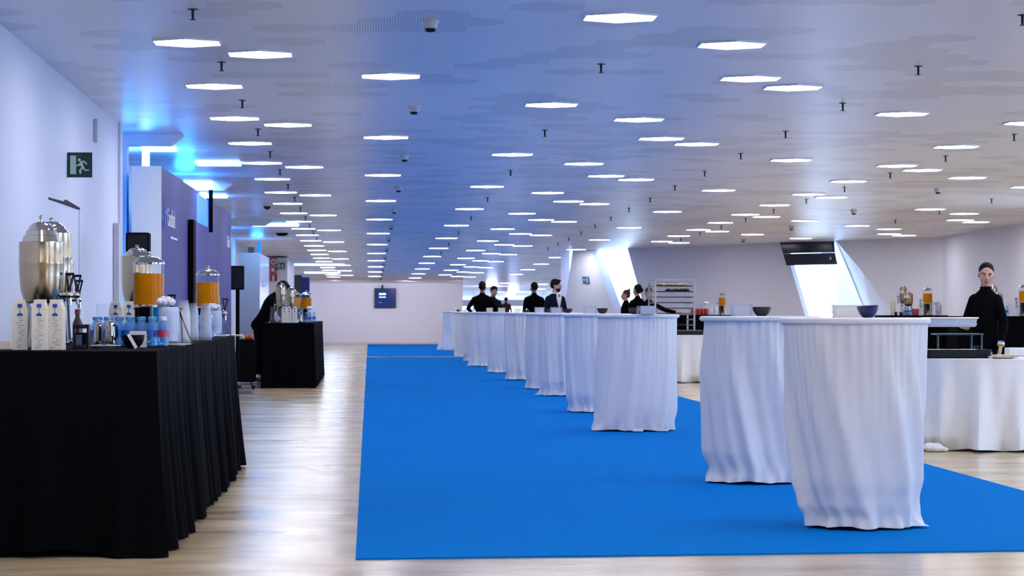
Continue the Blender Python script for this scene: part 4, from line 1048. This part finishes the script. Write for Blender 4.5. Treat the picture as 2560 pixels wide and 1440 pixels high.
# teal exit sign on the leaning fin
c = wp(1466, 700); al = Vector((WN.y, -WN.x, 0)); al = al if al.x > 0 else -al
t = thing('exit_sign', 'teal exit sign with white arrow pointing left on the leaning white fin', 'sign', c + WN * .02)
def fq(x, z, o=0.0): return al * (x + .0 - z * .22) + Vector((0, 0, z)) + WN * o
g = G(); g.poly([fq(-.11, -.075), fq(.11, -.075), fq(.11, .075), fq(-.11, .075)], thick=WN * -.012); build('board', g, TEALS, t, False)
g = G(); g.poly([fq(-.085, 0, .003), fq(-.045, .035, .003), fq(-.045, .008, .003), fq(-.01, .008, .003), fq(-.01, -.008, .003), fq(-.045, -.008, .003), fq(-.045, -.035, .003)], thick=WN * .002); g.poly([fq(.02, -.05, .003), fq(.075, -.05, .003), fq(.075, .05, .003), fq(.055, .05, .003), fq(.055, -.02, .003), fq(.035, -.02, .003), fq(.035, .05, .003), fq(.02, .05, .003)], thick=WN * .002); build('arrow_mark', g, LOGOW, t, False)
# screens in the top of the second window
t = thing('display_panel', 'black display panels hanging in the top of the slanted right window', 'display', wp(1958, 604) + WN * .12)
o0 = wp(1958, 604) + WN * .12
def rel(px, py): return wp(px, py) + WN * .12 - o0
for nm, pts in (('upper_panel', ((1959, 605), (2089, 603), (2091, 631), (1968, 634))), ('lower_panel', ((1968, 635), (2091, 632), (2097, 661), (1977, 664)))):
    g = G(); g.poly([rel(*q_) for q_ in pts], thick=BACK * .08); build(nm, g, mat('black_display', (.003, .005, .012), .12, noise=.2), t, False)
g = G(); g.box(rel(2088, 646) + WN * .003, (.05, .004, .05)); build('status_mark', g, LOGOW, t, False)

# ------------------------------------------------------------------ round buffet tables
def round_table(px, s, R, zt, label, seed):
    p = flat(px, s)
    t = thing('round_buffet_table', label, 'table', (p.x, p.y, .002), 0, 'round white buffet tables')
    g = G(); g.lathe([(R - .02, zt - .012), (R, zt - .006), (R - .004, zt), (.001, zt + .001)], 96); build('tabletop_cover', g, CLOTH2, t)
    rnd = random.Random(seed); ph = [rnd.uniform(0, 6.28) for _ in range(6)]
    g = G()
    def f(i, j):
        th = 2 * pi * i / 300; q = j / 35
        fo = sin(13 * th + ph[0] + 1.2 * sin(3 * th) + q * .6) + .6 * sin(22 * th + ph[1] - q * 2.0) + .4 * sin(37 * th + ph[2] + q)
        bunch = .05 * max(0, q - .7) / .3 * sin(9 * th + ph[3] + 8 * q)
        r = R - .005 + (.005 + .11 * q ** 1.1) * (fo * .5 + .2) + bunch * .5 - .04 * max(0, q - .85) / .15 * (1 + sin(5 * th + ph[4]))
        return (r * cos(th), r * sin(th), max((zt - .006) * (1 - q), .003 + .02 * (q ** 6) * abs(sin(6 * th + ph[5]))))
    g.grid(f, 300, 36, True); build('skirt', g, CLOTH2, t)
    return p
R1 = round_table(2480, 300, .90, .745, 'large round white-draped buffet table at the right, under trays of food', 31)
R2 = round_table(1740, 157, .92, .745, 'round white-draped buffet table seen between the high tables', 32)
# crumpled cloth at the near round table's foot
p = on_z(2352, 1131, 0.0)
g = G(); rnd = random.Random(9)
for k, (dx, dy, r) in enumerate(((-.07, .03, .052), (-.035, .0, .045), (.0, .01, .040), (.05, 0, .026), (-.015, .05, .05), (.025, .04, .03))):
    g.ell((dx, dy, r * .72), (r * 1.1, r, r * .74), 14)
tag(build('crumpled_cloth', g, CLOTH2, None, loc=(p.x, p.y + .05, .001), remesh=.010), 'white crumpled cloth bundle on the floor at the foot of the near round table', 'cloth')
ZR = .7485
def on_r1(px, s): return flat(px, s, ZR)
t = thing('serving_tray', 'deep black serving tray on the near round table', 'tray', on_r1(2387, 306), 0.0)
g = G()
def rr(wx, wy, z, rad=.03):
    pts = []
    for cx_, cy_, a0 in ((1, 1, 0), (-1, 1, 90), (-1, -1, 180), (1, -1, 270)):
        for k in range(5):
            a = radians(a0 + 22.5 * k); pts.append((cx_ * (wx / 2 - rad) + rad * cos(a), cy_ * (wy / 2 - rad) + rad * sin(a), z))
    return pts
g.loft([rr(.50, .30, 0), rr(.53, .33, .010), rr(.545, .345, .070), rr(.535, .335, .070), rr(.50, .30, .05)]); build('tray_body', g, BLACKP, t, False)
g = G(); rnd = random.Random(3)
for k in range(7): g.box((-.22 + .062 * k, rnd.uniform(-.03, .05), .066), (.055, .10, .012), rnd.uniform(-.3, .3))
build('folded_card', g, CER, t, False)
for k in range(6):
    p = on_r1(2432 + 8 * k if k < 3 else 2430 + 13 * k, 307 if k < 3 else 299); g = G(); g.lathe([(.010, 0), (.0105, .002), (.012, .05), (.011, .05), (.0095, .006)], 14)
    z_ = ZR + (.052 if k < 3 else .001)
    tag(build('shot_glass', g, GLASS, None, loc=(p.x, p.y, z_)), 'tiny clear glass, %s from the left at the right side of the black tray' % ORD[k], 'glass', 'tiny glasses on the near round table')
t = thing('buffet_riser', 'dark teal stand with four legs behind the black tray on the near round table', 'riser', on_r1(2393, 297), 0)
g = G(); g.box((0, 0, .188), (.40, .24, .014)); build('platform', g, TEALM, t, False, bevel=.003)
for sx in (-.185, .185):
    for sy in (-.10, .10):
        g = G(); g.tube([(sx * (1 if sy < 0 else .78), sy, 0), (sx * (1 if sy < 0 else .78), sy, .182)], .008, 8); build('leg', g, TEALM, t)
pf = on_r1(2508, 310)
g = G(); g.lathe([(.07, 0), (.08, .003), (.125, .014), (.122, .017), (.07, .008), (.001, .007)], 44); tag(build('plate', g, CER, None, loc=pf), 'white plate of tan food slices right of the black tray', 'plate')
g = G(); rnd = random.Random(7)
for k in range(7): g.ell((-.07 + .024 * k, rnd.uniform(-.03, .03), .022 + .006 * rnd.random()), (.035, .022, .010), 12, Matrix.Rotation(rnd.uniform(0, 3), 3, 'Z'))
tag(build('food_slices', g, BREAD, None, loc=pf), 'tan slices of food heaped on the white plate', 'food', None, 'stuff')
g = G(); g.box((0, 0, .036), (.24, .18, .07)); tag(build('white_box', g, CER, None, False, bevel=.006, loc=on_r1(2552, 294)), 'low white box at the right edge on the near round table', 'box')
g = G(); g.lathe([(.016, 0), (.018, .02), (.013, .04), (.006, .05), (.006, .058)], 16); tag(build('green_pear', g, mat('pale_green_skin', (.35, .42, .20), .4, noise=.2), None, loc=on_r1(2476, 301)), 'small pale green jar-shaped object between the tray and the plate', 'jar')
# far round table: tray and food
t = dup([o for o in COL.objects if o.name == 'serving_tray'][0], flat(1727, 159, ZR), label='black tray on the far round table between the high tables')
g = G(); g.lathe([(.08, 0), (.12, .012), (.118, .014), (.001, .006)], 30); pf2 = flat(1682, 158, ZR); tag(build('plate', g, CER, None, loc=pf2 + Vector((0, -.28, 0))), 'plate of snacks left of the tray on the far round table', 'plate')
g = G()
for k in range(8): g.ell((-.06 + .017 * k, .01 * (k % 3), .03), (.02, .02, .018), 10)
tag(build('snacks', g, BREAD, None, loc=pf2 + Vector((0, -.28, 0))), 'small brown snacks on the plate of the far round table', 'food', None, 'stuff')

# baking rack
pr_ = flat(1683, 151)
t = thing('rack_trolley', 'tall steel baking rack with trays, behind the third high table', 'rack', (pr_.x, pr_.y + .25, 0), 0.10)
RW, RD, RH = .66, .52, 1.64
for sx in (-1, 1):
    for sy in (-1, 1):
        g = G(); g.box((sx * RW / 2, sy * RD / 2, RH / 2 + .04), (.025, .025, RH - .08)); build('post', g, STEEL2, t, False)
        g = G(); g.tube([(sx * RW / 2 - .012, sy * RD / 2, .035), (sx * RW / 2 + .012, sy * RD / 2, .035)], .034, 12); build('castor', g, BLACKP, t)
g = G(); 
for sx in (-1, 1): g.box((sx * RW / 2, 0, RH), (.025, RD, .02))
for sy in (-1, 1): g.box((0, sy * RD / 2, RH), (RW, .025, .02)); g.box((0, sy * RD / 2, .08), (RW, .025, .02))
build('top_frame', g, STEEL2, t, False)
levels = [RH - .105 - .092 * k for k in range(14)]
for z in levels:
    g = G()
    for sx in (-1, 1): g.box((sx * (RW / 2 - .02), 0, z - .008), (.03, RD, .004)); g.box((sx * (RW / 2 - .008), 0, z), (.004, RD, .02))
    build('shelf_rail', g, STEEL2, t, False)
def tray(z, lab, dy=0):
    o = thing('baking_tray', lab, 'tray', (pr_.x, pr_.y + .25 + dy, z - .003), .10, 'baking trays in the rack')
    g = G(); g.loft([rr(.56, .46, 0, .01), rr(.60, .50, .014, .01), rr(.595, .495, .014, .01), rr(.555, .455, .003, .01)]); build('tray_body', g, STEEL2, o, False)
for k in (0, 1, 2, 3, 4, 5, 7, 10): tray(levels[k], 'thin steel tray on the %s level from the top of the baking rack' % ORD[k])
def foodheap(z, m, lab, x0, x1, seed, name):
    g = G(); rnd = random.Random(seed)
    for k in range(46): g.ell((rnd.uniform(x0, x1), rnd.uniform(-.18, .18), .014 + rnd.uniform(0, .02)), (.035, .022, .018), 8, Matrix.Rotation(rnd.uniform(0, 3), 3, 'Z'))
    o = build(name, g, m, None, loc=(pr_.x, pr_.y + .25, z + .004)); o.rotation_euler = (0, 0, .10); tag(o, lab, 'food', None, 'stuff')
foodheap(levels[0], BREAD, 'pale golden pastries heaped on the top tray of the baking rack', -.26, .26, 1, 'pastries')
foodheap(levels[1], GREENF, 'olive green canapes on the second tray of the baking rack', -.08, .26, 2, 'canapes')

# bar behind the rack
def red_can(px, s, z, lab):
    g = G(); g.lathe([(.026, 0), (.031, .006), (.031, .105), (.026, .115), (.026, .118)], 18); tag(build('red_can', g, REDC, None, loc=flat(px, s, z)), lab, 'can', 'red cans on the bar behind the rack')
k = 0
for j in range(2):
    for i in range(5): red_can(1732 + 8.6 * i - j * 1, 133.0 - j * .25, BZ, 'red can, %s from left in %s row on the bar behind the rack' % (ORD[i], ('front', 'back')[j]))
bucket_small(1768, 132.2, BZ, 'ice bucket right of the red cans on the bar behind the rack')
cups(1781, 132.8, 9, 'left stack beside the small far juice dispenser', BZ, 1.0)
cups(1791, 132.9, 10, 'right stack beside the small far juice dispenser', BZ, 1.0)
g = G(); g.lathe([(.03, 0), (.03, .006), (.006, .01), (.005, .10), (.035, .15), (.033, .20), (.031, .20), (.004, .11)], 20); tag(build('wine_glass', g, GLASS, None, loc=flat(1752, 132.0, BZ)), 'stemmed glass behind the red cans on the far bar', 'glass')
# bar behind the nearest high table
def tall_glass(px, s, z, h, lab, m=CUPM): 
    g = G(); g.lathe([(.014, 0), (.015, .003), (.0185, h), (.0175, h), (.014, .008), (.001, .008)], 18); tag(build('tall_glass', g, m, None, loc=flat(px, s, z)), lab, 'glass', 'tall glasses on the right bars')
for k, px in enumerate((2229, 2236, 2299, 2303, 2308, 2333)): tall_glass(px, 140.6 if px > 2270 else 140, BZ, .24 if k > 1 else .26, 'tall pale cup stack, %s from the left on the bar behind the nearest high table' % ORD[k], CARTON if k < 2 else CUPM)
for k, px in enumerate((2262, 2270, 2278)): 
    o = dup(wb0, flat(px, 141.3, BZ), label='small water bottle, %s from the left before the urns of the back bar' % ORD[k], group='water bottles on the back bar')
for k, px in enumerate((2284, 2293)): red_can(px, 141.2, BZ, 'red drink can, %s one beside the water bottles on the back bar' % ('left', 'right')[k])
bucket_small(2346, 140.2, BZ, 'clear bucket right of the juice dispenser on the back bar')
for k, px in enumerate((2240, 2252)):
    g = G(); g.lathe([(.025, 0), (.03, .05), (.028, .06)], 16); tag(build('dark_cup', g, COFFEE, None, loc=flat(px, 141.1, BZ)), '%s small dark cup before the urns of the back bar' % ('left', 'right')[k], 'cup')
for k, px in enumerate((2523, 2530, 2537, 2543, 2548)): tall_glass(px, 161.9, BZ, .20, 'tall clear glass, %s from the left on the bar at the right edge' % ORD[k])
red_can(2507, 162.8, BZ, 'red drink can beside the shoulder of the woman in black')
o = dup(wb0, flat(2517, 161, BZ), label='small water bottle beside the shoulder of the woman in black')

# ------------------------------------------------------------------ people
def person(label, px, s, height, rz=0, top=BLKF, low=BLKF, skin=SKIN, hair=HAIR, style='short', bend=0, head=(0, 0, 0), armL=None, armR=None,
           collar='high', vox=.009, suit=False, beard=False, wide=1.0, handL=None, handR=None, fine=False, footL=None, z0=0.0, sock=False, clasp=0.0):
    k = height / 1.75
    p = flat(px, s)
    if p.x < 3.97 and p.x > 0 and p.y < 88.6: z0 = .0085
    t = thing('person', label, 'person', (p.x, p.y, z0), rz)
    B = Matrix.Translation((0, 0, .95)) @ Matrix.Rotation(bend, 4, 'X') @ Matrix.Translation((0, 0, -.95))
    U = lambda q: (B @ Vector(q)) * k
    S_ = Matrix.Scale(k, 4)
    hy, hpitch, hr = head
    HM = S_ @ B @ Matrix.Translation((0, .006, 1.530)) @ Matrix.Scale(1.06, 4) @ Matrix.Rotation(hy, 4, 'Z') @ Matrix.Rotation(hpitch, 4, 'X') @ Matrix.Rotation(hr, 4, 'Y') @ Matrix.Translation((0, -.01, -1.545))
    eL, wL = armL or ((.235, .02, 1.14), (.225, -.07, .89)); eR, wR = armR or ((-.235, .02, 1.14), (-.225, -.07, .89))
    shL, shR = (.158 * wide, .004, 1.375), (-.158 * wide, .004, 1.375)
    def torso(g, inf, neck=True, zlo=.84):
        rings = [(.84, .13, .10, .01), (.92, .165, .115, .01), (1.02, .148, .105, .0), (1.10, .140, .10, 0), (1.22, .158 * wide, .112, 0), (1.32, .172 * wide, .115, .005), (1.40, .165 * wide, .095, .01), (1.445, .115 * wide, .075, .012), (1.475, .062, .060, .012)]
        if neck: rings += [(1.52, .050, .054, .008)]
        rs = []
        for z, a, b, yo in rings:
            if z < zlo: continue
            rs.append([U(((a + inf) * cos(2 * pi * i / 24), yo + (b + inf) * sin(2 * pi * i / 24), z + (inf * .4 if z > 1.38 else 0))) for i in range(24)])
        g.loft(rs)
    def hand(g, w_, d, nrm, side, curl):
        w_ = Vector(w_); d = Vector(d).normalized(); nrm = Vector(nrm); nrm = (nrm - d * nrm.dot(d)).normalized(); l = d.cross(nrm).normalized() * side
        R = Matrix((l, d, nrm)).transposed()
        R3 = R.to_3x3() if R.determinant() > 0 else Matrix((-l, d, nrm)).transposed()
        E = lambda v: U(v)
        g.ell(E(w_ + d * .045), (.036 * k, .050 * k, .017 * k), 12, R3)
        for i, (o_, ln) in enumerate(((-.030, .062), (-.010, .074), (.010, .078), (.029, .070))):
            a = w_ + d * .082 + l * o_; d1 = (d + nrm * curl * .6 + l * o_ * 2).normalized(); d2 = (d + nrm * curl * 1.9).normalized()
            m_ = a + d1 * ln * .55; e_ = m_ + d2 * ln * .50
            g.cap2(E(a - d * .01), E(m_), .0092 * k, .0085 * k, 8); g.cap2(E(m_), E(e_), .0085 * k, .007 * k, 8)
        a = w_ + d * .025 + l * .030; m_ = a + (l * .8 + d * .65 + nrm * .25).normalized() * .042; e_ = m_ + (l * .25 + d + nrm * curl * .8).normalized() * .032
        g.cap2(E(a), E(m_), .011 * k, .0095 * k, 8); g.cap2(E(m_), E(e_), .0095 * k, .0075 * k, 8)
    # body: one continuous surface
    g = G(); torso(g, -.014)
    g.tube([U((0, .012, 1.44)), U((0, .006, 1.53)), HM @ Vector((0, .004, 1.60))], .053 * k, 16, .048 * k)
    hd = lambda q: HM @ Vector(q)
    Rh = HM.to_3x3().normalized()
    g.ell(hd((0, .014, 1.668)), (.074 * k, .092 * k, .090 * k), 24, Rh); g.ell(hd((0, -.022, 1.612)), (.0635 * k, .064 * k, .078 * k), 20, Rh)
    g.ell(hd((0, -.050, 1.552)), (.026 * k, .024 * k, .020 * k), 12, Rh)
    for sx in (-1, 1):
        g.ell(hd((sx * .044, -.046, 1.610)), (.024 * k, .022 * k, .024 * k), 12, Rh)
        g.ell(hd((sx * .074, .016, 1.632)), (.008 * k, .016 * k, .028 * k), 12, Rh)
        g.ell(hd((sx * .030, -.074, 1.662)), (.024 * k, .012 * k, .008 * k), 10, Rh)
    g.tube([hd((0, -.082, 1.655)), hd((0, -.096, 1.622)), hd((0, -.107, 1.606))], .009 * k, 8, .012 * k); g.ell(hd((0, -.092, 1.603)), (.018 * k, .012 * k, .010 * k), 10, Rh)
    g.ell(hd((0, -.083, 1.578)), (.023 * k, .010 * k, .007 * k), 10, Rh); g.ell(hd((0, -.081, 1.569)), (.020 * k, .010 * k, .007 * k), 10, Rh)
    for sh, e, w_ in ((shL, eL, wL), (shR, eR, wR)):
        g.cap2(U(sh), U(e), .045 * k, .036 * k); g.cap2(U(e), U(w_), .036 * k, .025 * k)
    for side, w_, e, hd_ in ((1, wL, eL, handL), (-1, wR, eR, handR)):
        d = Vector(w_) - Vector(e); d, nrm, curl = hd_ or (d, (-side, -.2, 0), .35)
        hand(g, w_, d, nrm, side, curl)
    for sx in (-1, 1):
        a, b_, c_ = Vector((sx * .085, .01, .90)) * k, Vector((sx * .095, -.015, .50)) * k, Vector((sx * .095, .02, .09)) * k
        g.cap2(a, b_, .075 * k, .048 * k); g.cap2(b_, c_, .048 * k, .034 * k)
        g.ell(Vector((sx * .097, -.04, .045)) * k, (.036 * k, .10 * k, .035 * k), 12)
    build('body', g, skin, t, remesh=vox)
    # top
    g = G(); torso(g, .006, neck=False)
    if collar == 'high': g.tube([U((0, .012, 1.44)), U((0, .008, 1.515))], .063 * k, 18, .058 * k)
    elif collar == 'open': g.tube([U((0, .020, 1.44)), U((0, .022, 1.49))], .066 * k, 18, .064 * k)
    for sh, e, w_ in ((shL, eL, wL), (shR, eR, wR)):
        w2_ = Vector(e).lerp(Vector(w_), .97); g.cap2(U(sh), U(e), .056 * k, .046 * k); g.tube([U(e), U(w2_)], .047 * k, 14, .034 * k); g.ell(U(e), (.047 * k,) * 3, 12)
        g.ell(U((sh[0] * .80, .004, 1.385)), (.075 * k, .064 * k, .056 * k), 14)
    if suit: g.loft([[U(((.176) * cos(2 * pi * i / 20), .125 * sin(2 * pi * i / 20), z)) for i in range(20)] for z in (.78, .90, 1.05)])
    build('jacket' if suit else 'sweater', g, top, t, remesh=vox)
    # trousers
    g = G()
    g.loft([[Vector(((.17) * cos(2 * pi * i / 20), .01 + .122 * sin(2 * pi * i / 20), z)) * k for i in range(20)] for z in (.86, .93, 1.00)])
    for sx in (-1, 1):
        zl = .13 if sock else .06
        a, b_, c_ = Vector((sx * .085, .01, .89)) * k, Vector((sx * .095, -.015, .50)) * k, Vector((sx * .095, .02, zl)) * k
        g.cap2(a, b_, .090 * k, .066 * k); g.tube([b_, c_], .066 * k, 14, .058 * k)
    build('trousers', g, low, t, remesh=vox * 1.2)
    for sx in (-1, 1):
        g = G(); g.ell(Vector((sx * .097, -.045, .042)) * k, (.045 * k, .135 * k, .040 * k), 14); g.ell(Vector((sx * .097, .02, .06)) * k, (.042 * k, .055 * k, .05 * k), 12); build('shoe', g, BLACKP if not sock else WOOD, t, remesh=.01)
        if sock: g = G(); g.tube([Vector((sx * .096, .015, .08)) * k, Vector((sx * .096, .015, .17)) * k], .042 * k, 14, .044 * k); build('sock', g, SHIRT, t)
    # hair
    g = G()
    if style == 'short' or style == 'crop':
        i_ = .006 if style == 'crop' else .011
        g.ell(hd((0, .026, 1.684)), ((.074 + i_) * k, (.088 + i_) * k, (.079 + i_) * k), 24, Rh); g.ell(hd((0, .050, 1.645)), ((.066 + i_) * k, (.060 + i_) * k, (.062 + i_) * k), 18, Rh)
        if style == 'short': g.ell(hd((.01, -.035, 1.742)), (.055 * k, .045 * k, .022 * k), 14, Rh)
    else:
        g.ell(hd((0, .027, 1.690)), (.0815 * k, .0945 * k, .084 * k), 24, Rh); g.ell(hd((0, .050, 1.640)), (.074 * k, .066 * k, .068 * k), 18, Rh)
        if style == 'bun_high': g.ell(hd((0, .085, 1.765)), (.032 * k, .032 * k, .032 * k), 14, Rh)
        if style == 'bun_low': g.ell(hd((0, .125, 1.650)), (.045 * k, .040 * k, .050 * k), 14, Rh)
    build('hair', g, hair, t, remesh=.006 if fine else .009)
    # face details
    for sx in (-1, 1):
        g = G(); g.ell(hd((sx * .030, -.0785, 1.6435)), (.0155 * k, .008 * k, .0065 * k), 12, Rh); build('eye', g, EYEW, t)
        g = G(); g.ell(hd((sx * .030 + .004 * (1 if fine else 0), -.0850, 1.6435)), (.0065 * k, .003 * k, .0062 * k), 12, Rh); build('pupil', g, EYED, t)
        g = G(); g.tube([hd((sx * .014, -.0875, 1.6615)), hd((sx * .030, -.0870, 1.6645)), hd((sx * .048, -.077, 1.661))], .0028 * k, 8); build('eyebrow', g, HAIR, t)
        if fine:
            g = G(); g.tube([hd((sx * .014, -.0835, 1.648)), hd((sx * .030, -.0865, 1.652)), hd((sx * .046, -.078, 1.646))], .0022 * k, 6); build('eyelid', g, EYED, t)
    g = G(); g.ell(hd((0, -.0905, 1.5785)), (.0215 * k, .005 * k, .0048 * k), 14, Rh); g.ell(hd((0, -.089, 1.5685)), (.018 * k, .005 * k, .0052 * k), 14, Rh); build('lips', g, LIPM, t)
    if beard:
        g = G(); g.ell(hd((0, -.030, 1.585)), (.062 * k, .062 * k, .048 * k), 16, Rh); g.ell(hd((0, -.055, 1.55)), (.036 * k, .034 * k, .028 * k), 12, Rh); build('beard', g, HAIR, t, remesh=.008)
    if suit:
        g = G(); g.poly([U((-.045, -.105, 1.475)), U((.045, -.105, 1.475)), U((.055, -.124, 1.40)), U((.0, -.134, 1.16)), U((-.055, -.124, 1.40))], thick=U((0, 0, 0)) - U((0, .02, 0)) ); build('shirt_front', g, SHIRT, t, False)
        g = G(); g.tube([U((0, .010, 1.455)), U((0, .0, 1.50))], .060 * k, 18, .058 * k); build('shirt_collar', g, SHIRT, t)
        g = G(); g.poly([U((-.014, -.136, 1.465)), U((.014, -.136, 1.465)), U((.024, -.142, 1.23)), U((0, -.142, 1.18)), U((-.024, -.142, 1.23))], thick=(0, -.004, 0)); build('necktie', g, mat('teal_tie', (.03, .09, .14), .6, noise=.2), t, False)
    return t, p, k, U

w_t, w_p, w_k, w_U = person('woman in a black high-necked sweater carrying a pan, looking at the camera at the right', 2463, 268, 1.572, rz=radians(-42), head=(radians(33), radians(2), radians(4)),
    armR=((-.215, -.03, 1.14), (-.085, -.22, 1.085)), armL=((.22, .0, 1.13), (.235, -.10, .90)), handR=((.05, -1, .02), (-.1, 0, 1), .5), style='tight', fine=True, vox=.0055, wide=.86)
q_ = w_U((.235, -.10, .90)); q2 = w_U((.2385, .0, .90))
for k_, (m, z_, nm, cat_l) in enumerate(((mat('purple_band', (.16, .10, .45), .5, noise=.1), .034, 'bracelet', 'purple wristband'), (CER, .020, 'bracelet', 'white wristband'), (GREENL, .007, 'bracelet', 'lime green wristband'))):
    d_ = (w_U((.22, .0, 1.13)) - q_).normalized(); a = q_ + d_ * z_
    g = G(); g.tube([a - d_ * .006, a + d_ * .006], .033, 20); b_ = build(nm, g, m, w_t); b_['label'] = cat_l
# the pan she carries
t = thing('serving_pan', 'wide pale steel pan with white rim carried by the woman in black', 'pan', (w_p.x - .40, w_p.y - .30, .985), radians(-3))
g = G(); g.loft([rr(.44, .24, 0, .04), rr(.47, .26, .015, .05), rr(.475, .265, .035, .05), rr(.465, .255, .038, .05), rr(.48, .27, .075, .05), rr(.47, .26, .075, .05), rr(.43, .23, .006, .04)]); build('pan_body', g, mat('pale_blue_enamel', (.50, .60, .78), .25, .2, noise=.08), t)
g = G(); g.loft([rr(.49, .28, .073, .05), rr(.51, .30, .080, .05), rr(.50, .29, .088, .05), rr(.46, .25, .086, .05)]); build('rim', g, CER, t)

person('guest in black seen from behind, left of the group beyond the high tables', 1206, 119, 1.728, rz=pi - .15, armL=((.30, .06, 1.18), (.19, -.10, 1.02)), armR=((-.30, .06, 1.18), (-.19, -.10, 1.02)), skin=SKIN2, style='crop', wide=1.12)
person('guest in dark clothes facing us, half hidden behind the man seen from behind', 1233, 115, 1.65, rz=.5, top=NAVY, head=(-.2, .2, .1), style='short', wide=1.0)
person('distant person in a dark red top between the two groups of guests', 1265, 57, 1.70, rz=pi, z0=.008, top=REDF, skin=SKIN2, style='crop', wide=1.05)
person('waiter in black seen from behind, left of the man in the suit', 1335, 114, 1.738, rz=pi + .25, head=(.15, 0, 0), skin=SKIN2, style='crop', wide=1.12)
person('bearded man in a navy suit with white shirt and tie, facing right', 1388, 131, 1.712, rz=radians(30), top=NAVY, low=NAVY, head=(radians(44), radians(8), 0), style='short', beard=True, suit=True, collar='none', wide=1.08, armL=((.24, .0, 1.14), (.20, -.20, .98)))
person('fair-haired waitress in black with a high bun, in profile facing left', 1564, 120, 1.55, rz=radians(-95), hair=HAIRB, style='bun_high', armR=((-.22, -.02, 1.14), (-.17, -.22, 1.0)))
person('dark-haired waiter in black with a low bun, back half turned, between two waitresses', 1593, 129, 1.63, rz=radians(-140), style='bun_low')
person('waitress in black behind the baking rack reaching her arm to the right', 1622, 133, 1.556, rz=radians(12), head=(radians(-8), radians(10), 0), hair=HAIRB, style='tight', skin=SKIN, armL=((.38, -.06, 1.27), (.56, -.16, 1.235)), handL=((1, -.2, .05), (0, 0, -1), .2))
b_s = F / 42.3
person('staff member in black bending over the second bar, seen from the side', 650, b_s, 1.70, rz=radians(82), bend=radians(30), head=(0, radians(20), 0), style='short', armL=((.20, -.26, 1.20), (.15, -.45, 1.08)), armR=((-.22, -.16, 1.13), (-.17, -.36, 1.02)), sock=True)
